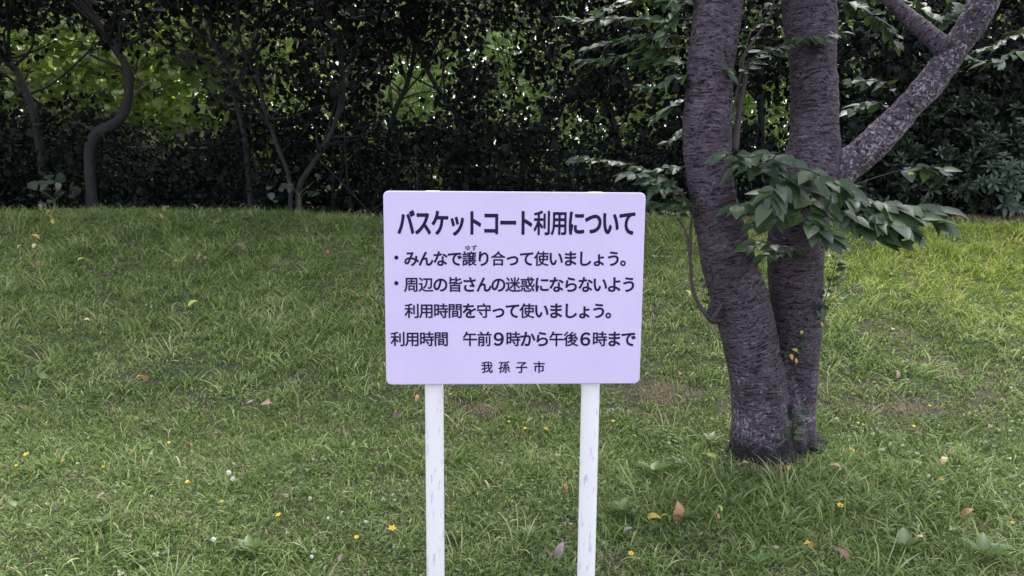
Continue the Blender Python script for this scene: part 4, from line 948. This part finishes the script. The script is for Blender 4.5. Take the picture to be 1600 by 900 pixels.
def ball_mesh():
    V = []; F = []
    for k in range(26):
        z = 1 - 2 * (k + .5) / 26; a = k * 2.4; s = math.sqrt(1 - z * z); d = np.array([s * math.cos(a), s * math.sin(a), z]); t = np.cross(d, [.2, .3, 1]); t /= np.linalg.norm(t); b = len(V)
        c = np.array([0, 0, .06]); V += [c + d * .003 - t * .002, c + d * .003 + t * .002, c + d * .0115 + t * .0022, c + d * .0125 - t * .0018]; F.append((b, b + 1, b + 2, b + 3))
    return mesh_from('petals', V, F, M['petal_white'])
wm = ball_mesh(); wsm = stem_mesh(.058)
def flower(px, py, pm, sm, s, name, lab, cat, group):
    g_ = G(px, py + 6); t = empty(name, (g_.x, g_.y, GZ(g_.x, g_.y))); t.rotation_euler = (-.45 + rng.normal() * .15, rng.normal() * .15, rng.random() * 6.28) if False else (.35, rng.normal() * .15, 0); tag(t, lab, cat, group)
    for nm, me_ in (('petals', pm), ('stalk', sm)):
        o = bpy.data.objects.new(nm, me_); col.objects.link(o); o.parent = t; o.scale = (s, s, s if nm == 'petals' else s)
YF = [(50, 719, 1.4, 'largest yellow flower at the lower left edge'), (29, 730, .8, 'tiny yellow flower at the left edge, below the largest one'), (104, 723, .9, 'small yellow flower right of the largest one at lower left'), (160, 731, .8, 'small yellow flower, third from the left edge'),
      (265, 695, .9, 'small yellow flower left of the brown leaf on the lawn'), (295, 758, 1, 'small yellow flower left of the white clover pair'), (351, 785, .7, 'tiny yellow flower below the white clover pair'), (441, 811, 1.1, 'yellow flower on the lawn halfway from clover to left post'),
      (558, 846, 1, 'yellow flower in the second place left of the left post'), (613, 839, 1.5, 'big yellow flower just left of the left post'), (619, 644, .7, 'tiny yellow flower under the lower left corner of the board'), (223, 891, .6, 'tiny yellow flower at the bottom edge, left'),
      (794, 662, .9, 'leftmost of three yellow flowers between the posts'), (822, 673, 1, 'middle one of three yellow flowers between the posts'), (851, 675, 1.1, 'rightmost of three yellow flowers between the posts'), (893, 821, .7, 'tiny yellow flower beside the right post, low down'),
      (957, 663, 1.1, 'yellow flower just right of the right post'), (984, 874, 1.1, 'yellow flower right of the right post at the bottom'), (1310, 800, 1.4, 'yellow flower on the lawn right below the cherry foot'), (1424, 670, 1, 'yellow flower on the dark strip right of the cherry'),
      (1445, 637, 1, 'yellow flower on the lower bank, right'), (1340, 663, .8, 'small yellow flower just right of the cherry trunk'), (1330, 617, .8, 'small yellow flower on the bank beside the cherry trunk'), (1569, 650, .8, 'yellow flower near the right edge on the bank'),
      (1471, 753, .9, 'yellow flower below the cream leaf at right'), (1579, 820, .8, 'yellow flower near the right edge, low down'), (1327, 710, 1.3, 'yellow flower in the long grass right of the cherry foot')]
for px, py, s, lab in YF: flower(px, py, ym, ysm, s * .82, 'yellow_flower', lab, 'flower', 'small yellow flowers in the grass')
WF = [(361, 749, 1.3, 'upper of the white clover pair on the left lawn'), (367, 757, 1.2, 'lower of the white clover pair on the left lawn'), (487, 785, .9, 'white clover head right of the clover pair'), (516, 813, .7, 'small white clover head in the middle left lawn'), (575, 821, .8, 'small white clover head left of the left post'),
      (339, 852, 1, 'white clover head low on the left lawn'), (495, 874, .8, 'white clover head near the bottom left of the post'), (232, 478, .8, 'white head on the tall weed, lower one, left bank'), (240, 481, .8, 'white head on the tall weed, right one, left bank'), (234, 433, .8, 'white head on the tall weed, top one, left bank'),
      (1462, 366, 1, 'white head on the right bank below the evergreens'), (1490, 376, 1.1, 'white head on the right bank, right one of two'), (1495, 731, .7, 'small white head right of the cream leaf at right')]
for px, py, s, lab in WF: flower(px, py, wm, wsm, s * .85, 'clover_flower', lab, 'flower', 'white clover heads in the grass')
# curled fallen leaves, three shapes
def curled(m, curl, tw, w):
    V, F, lc = leaf_tpl(w, st=(0, .1, .25, .42, .6, .78, .9, 1), fold=0.0, droop=0.0); W = []
    for x, y, z in V:
        a = x * curl; xx = math.sin(a) / curl if abs(curl) > .01 else x; zz = (1 - math.cos(a)) / curl if abs(curl) > .01 else 0
        zz += .25 * math.sin(y * 3.1) * (1 if curl > 0 else -1) + .03 * math.sin(y * 17 + x * 9); b = (y - .5) * tw; W.append((xx * math.cos(b) - zz * math.sin(b), y - .5, xx * math.sin(b) + zz * math.cos(b)))
    st_ = [(-.008, -.72, .02), (.008, -.72, .02), (.008, -.48, .0), (-.008, -.48, .0)]; n = len(W)
    return mesh_from('blade', np.array(W + st_), [tuple(f) for f in F] + [(n, n + 1, n + 2, n + 3)], m)
FLM = {}
for c in ('yellow', 'cream', 'orange', 'tan', 'pink', 'brown', 'dark', 'lime'):
    FLM[c] = [curled(M['leaf_' + c], 3.2, .6, .30), curled(M['leaf_' + c], 1.6, -.5, .33), curled(M['leaf_' + c], 4.5, 1.0, .28)]
FL = [(261, 341, 14, 'cream', 'upper cream leaf of a pair at the top of the left bank'), (248, 352, 13, 'cream', 'lower cream leaf of a pair at the top of the left bank'), (77, 346, 8, 'orange', 'small orange leaf at the top left of the bank'), (84, 363, 9, 'yellow', 'yellow leaf below the small orange one, top left bank'),
      (32, 336, 9, 'orange', 'leaf at the foot of the thicket, far left'), (64, 337, 11, 'tan', 'tan leaf at the foot of the thicket, left'), (54, 388, 15, 'yellow', 'forked looking yellow leaf on the left bank near the edge'), (56, 402, 9, 'cream', 'cream leaf under the forked yellow one'), (34, 404, 8, 'cream', 'pale leaf left of the cream one at the left edge'),
      (341, 344, 9, 'cream', 'small pale yellow leaf high on the bank, right of the pair'), (339, 366, 11, 'cream', 'narrow cream leaf under the small pale yellow one'), (302, 338, 14, 'pink', 'pinkish leaf lying at the foot of the thicket'), (382, 337, 13, 'pink', 'greyish leaf at the thicket foot left of the board'), (182, 369, 11, 'brown', 'brown leaf high on the left bank'),
      (307, 416, 13, 'tan', 'tan leaf on the middle of the left bank'), (322, 422, 8, 'cream', 'cream scrap right of the tan leaf, mid bank'), (277, 427, 7, 'cream', 'cream scrap left of the tan leaf, mid bank'), (260, 432, 11, 'brown', 'brown leaf left of the cream scraps, mid bank'), (375, 403, 16, 'brown', 'long brown leaf on the upper bank'),
      (409, 380, 10, 'brown', 'small brown leaf above the long brown one'), (512, 414, 12, 'orange', 'rusty leaf on the bank left of the board'), (64, 430, 12, 'brown', 'brown upright leaf on the left bank'), (131, 425, 17, 'lime', 'yellow green leaf on the left bank'), (169, 449, 15, 'dark', 'blackish shrivelled leaf on the left bank'),
      (36, 455, 12, 'tan', 'tan upright leaf near the left edge'), (139, 456, 12, 'tan', 'tan leaf left of the blackish one'), (204, 497, 9, 'orange', 'small reddish leaf on the left bank'), (306, 496, 18, 'lime', 'yellow green leaf in the middle of the bank'), (137, 523, 9, 'cream', 'cream leaf low on the left bank'), (41, 509, 11, 'tan', 'tan leaf low at the left edge of the bank'),
      (414, 526, 8, 'tan', 'small tan leaf left of the mauve one'), (471, 534, 15, 'pink', 'mauve leaf on the bank left of the board'), (565, 494, 11, 'orange', 'rusty leaf close to the left side of the board'), (249, 597, 17, 'pink', 'mauve narrow leaf at the foot of the bank'), (222, 617, 19, 'orange', 'orange leaf just below the mauve narrow one'),
      (394, 643, 17, 'pink', 'left one of two pinkish brown leaves on the lawn'), (417, 643, 20, 'tan', 'right one of two pinkish brown leaves on the lawn'), (623, 661, 18, 'pink', 'pink leaf near the left post'), (654, 634, 14, 'orange', 'orange leaf beside the left post under the board'), (299, 710, 14, 'brown', 'small brown leaf on the left lawn'),
      (340, 693, 15, 'tan', 'flat tan leaf above the small brown one'), (237, 764, 11, 'tan', 'small reddish tan leaf on the left lawn'), (87, 815, 13, 'dark', 'dark leaf at the lower left'), (159, 794, 10, 'tan', 'small tan leaf right of the dark one, lower left'), (598, 743, 12, 'dark', 'dark leaf left of the left post'), (537, 892, 16, 'pink', 'pink leaf at the bottom edge left of the post'),
      (824, 783, 11, 'pink', 'small pinkish leaf between the posts'), (885, 776, 12, 'orange', 'orange leaf left of the right post'), (874, 876, 24, 'pink', 'mauve upright leaf by the foot of the right post'),
      (1218, 750, 20, 'orange', 'left one of the orange yellow leaf pair below the cherry foot'), (1232, 748, 18, 'yellow', 'right one of the orange yellow leaf pair below the cherry foot'), (1303, 744, 17, 'tan', 'crumpled tan leaf right of the orange pair'), (1162, 740, 14, 'cream', 'small pale leaf left of the orange pair'), (1110, 726, 14, 'lime', 'narrow yellowish leaf left of the cherry foot'),
      (1475, 734, 16, 'cream', 'cream leaf on the right lawn'), (1057, 812, 28, 'orange', 'long curled brown pink leaf standing in the turf right of the post'), (1022, 825, 20, 'yellow', 'bright yellow leaf left of the long curled one'), (1038, 826, 12, 'yellow', 'small yellow piece between bright yellow leaf and curled one'), (1115, 821, 16, 'orange', 'orange leaf right of the long curled one'),
      (1123, 812, 12, 'lime', 'yellowish leaf above the orange one, right of the curled leaf'), (1097, 855, 13, 'tan', 'tan leaf below the orange one'), (981, 847, 14, 'pink', 'mauve leaf right of the right post'), (1261, 870, 24, 'yellow', 'long yellow leaf near the bottom right of centre'), (1311, 884, 26, 'brown', 'broad red brown leaf at the bottom edge'), (1511, 818, 17, 'orange', 'orange tan leaf on the right lawn'),
      (1436, 860, 15, 'cream', 'cream tan leaf at the lower right'), (1529, 842, 11, 'pink', 'mauve scrap right of the orange tan leaf'), (1569, 828, 10, 'tan', 'tan scrap near the right edge'), (1394, 608, 18, 'tan', 'tan leaf on the bank right of the cherry'), (1210, 876, 10, 'tan', 'faint tan leaf left of the long yellow one'), (579, 351, 10, 'tan', 'tan leaf at the top of the bank beside the board'),
      (1072, 478, 13, 'lime', 'round yellow leaf in the grass under the side shoot of the cherry'), (1016, 328, 9, 'orange', 'orange brown scrap in the dark above the right board edge'), (1060, 610, 14, 'brown', 'brown leaf on the bare patch right of the board')]
for k, (px, py, s, c, lab) in enumerate(FL):
    g_ = G(px, py + s * .25); d = g_.y; o = bpy.data.objects.new('fallen_leaf', FLM[c][k % 3]); col.objects.link(o)
    o.location = (g_.x, g_.y, g_.z + .062 + (.06 if d > 4.6 else 0)); L = s * 1.25 / FPX * d; o.scale = (L,) * 3
    up = s in (28, 24) and c != 'yellow'
    o.rotation_euler = (R(65 if up else 25) + rng.normal() * .2, rng.normal() * .35, (rng.normal() * .3 if up else rng.random() * 6.28)); tag(o, lab, 'leaf', 'fallen leaves on the grass')
# litter along the foot of the evergreens
n = 2600; x = np.concatenate([rng.uniform(2.5, 8, n // 2), rng.uniform(-8, 8, n - n // 2)]); y = rng.uniform(8.6, 9.5, n); p = np.stack([x, y, ground(x, y) + .015 + .02 * rng.random(n)], 1)
mats_ = leaf_mat('litter_leaf', [(.12, .08, .06), (.22, .15, .11), (.30, .22, .17), (.10, .07, .05)], .05, .7)
o = leaf_obj('leaf_litter', [leaves('cheap', p, rand_dirs(n) * np.array([1, 1, .2]), rand_dirs(n, 3), rng.uniform(.5, 1, n) * .07)], mats_); tag(o, 'brown leaf litter on bare soil along the foot of the thicket', 'litter')
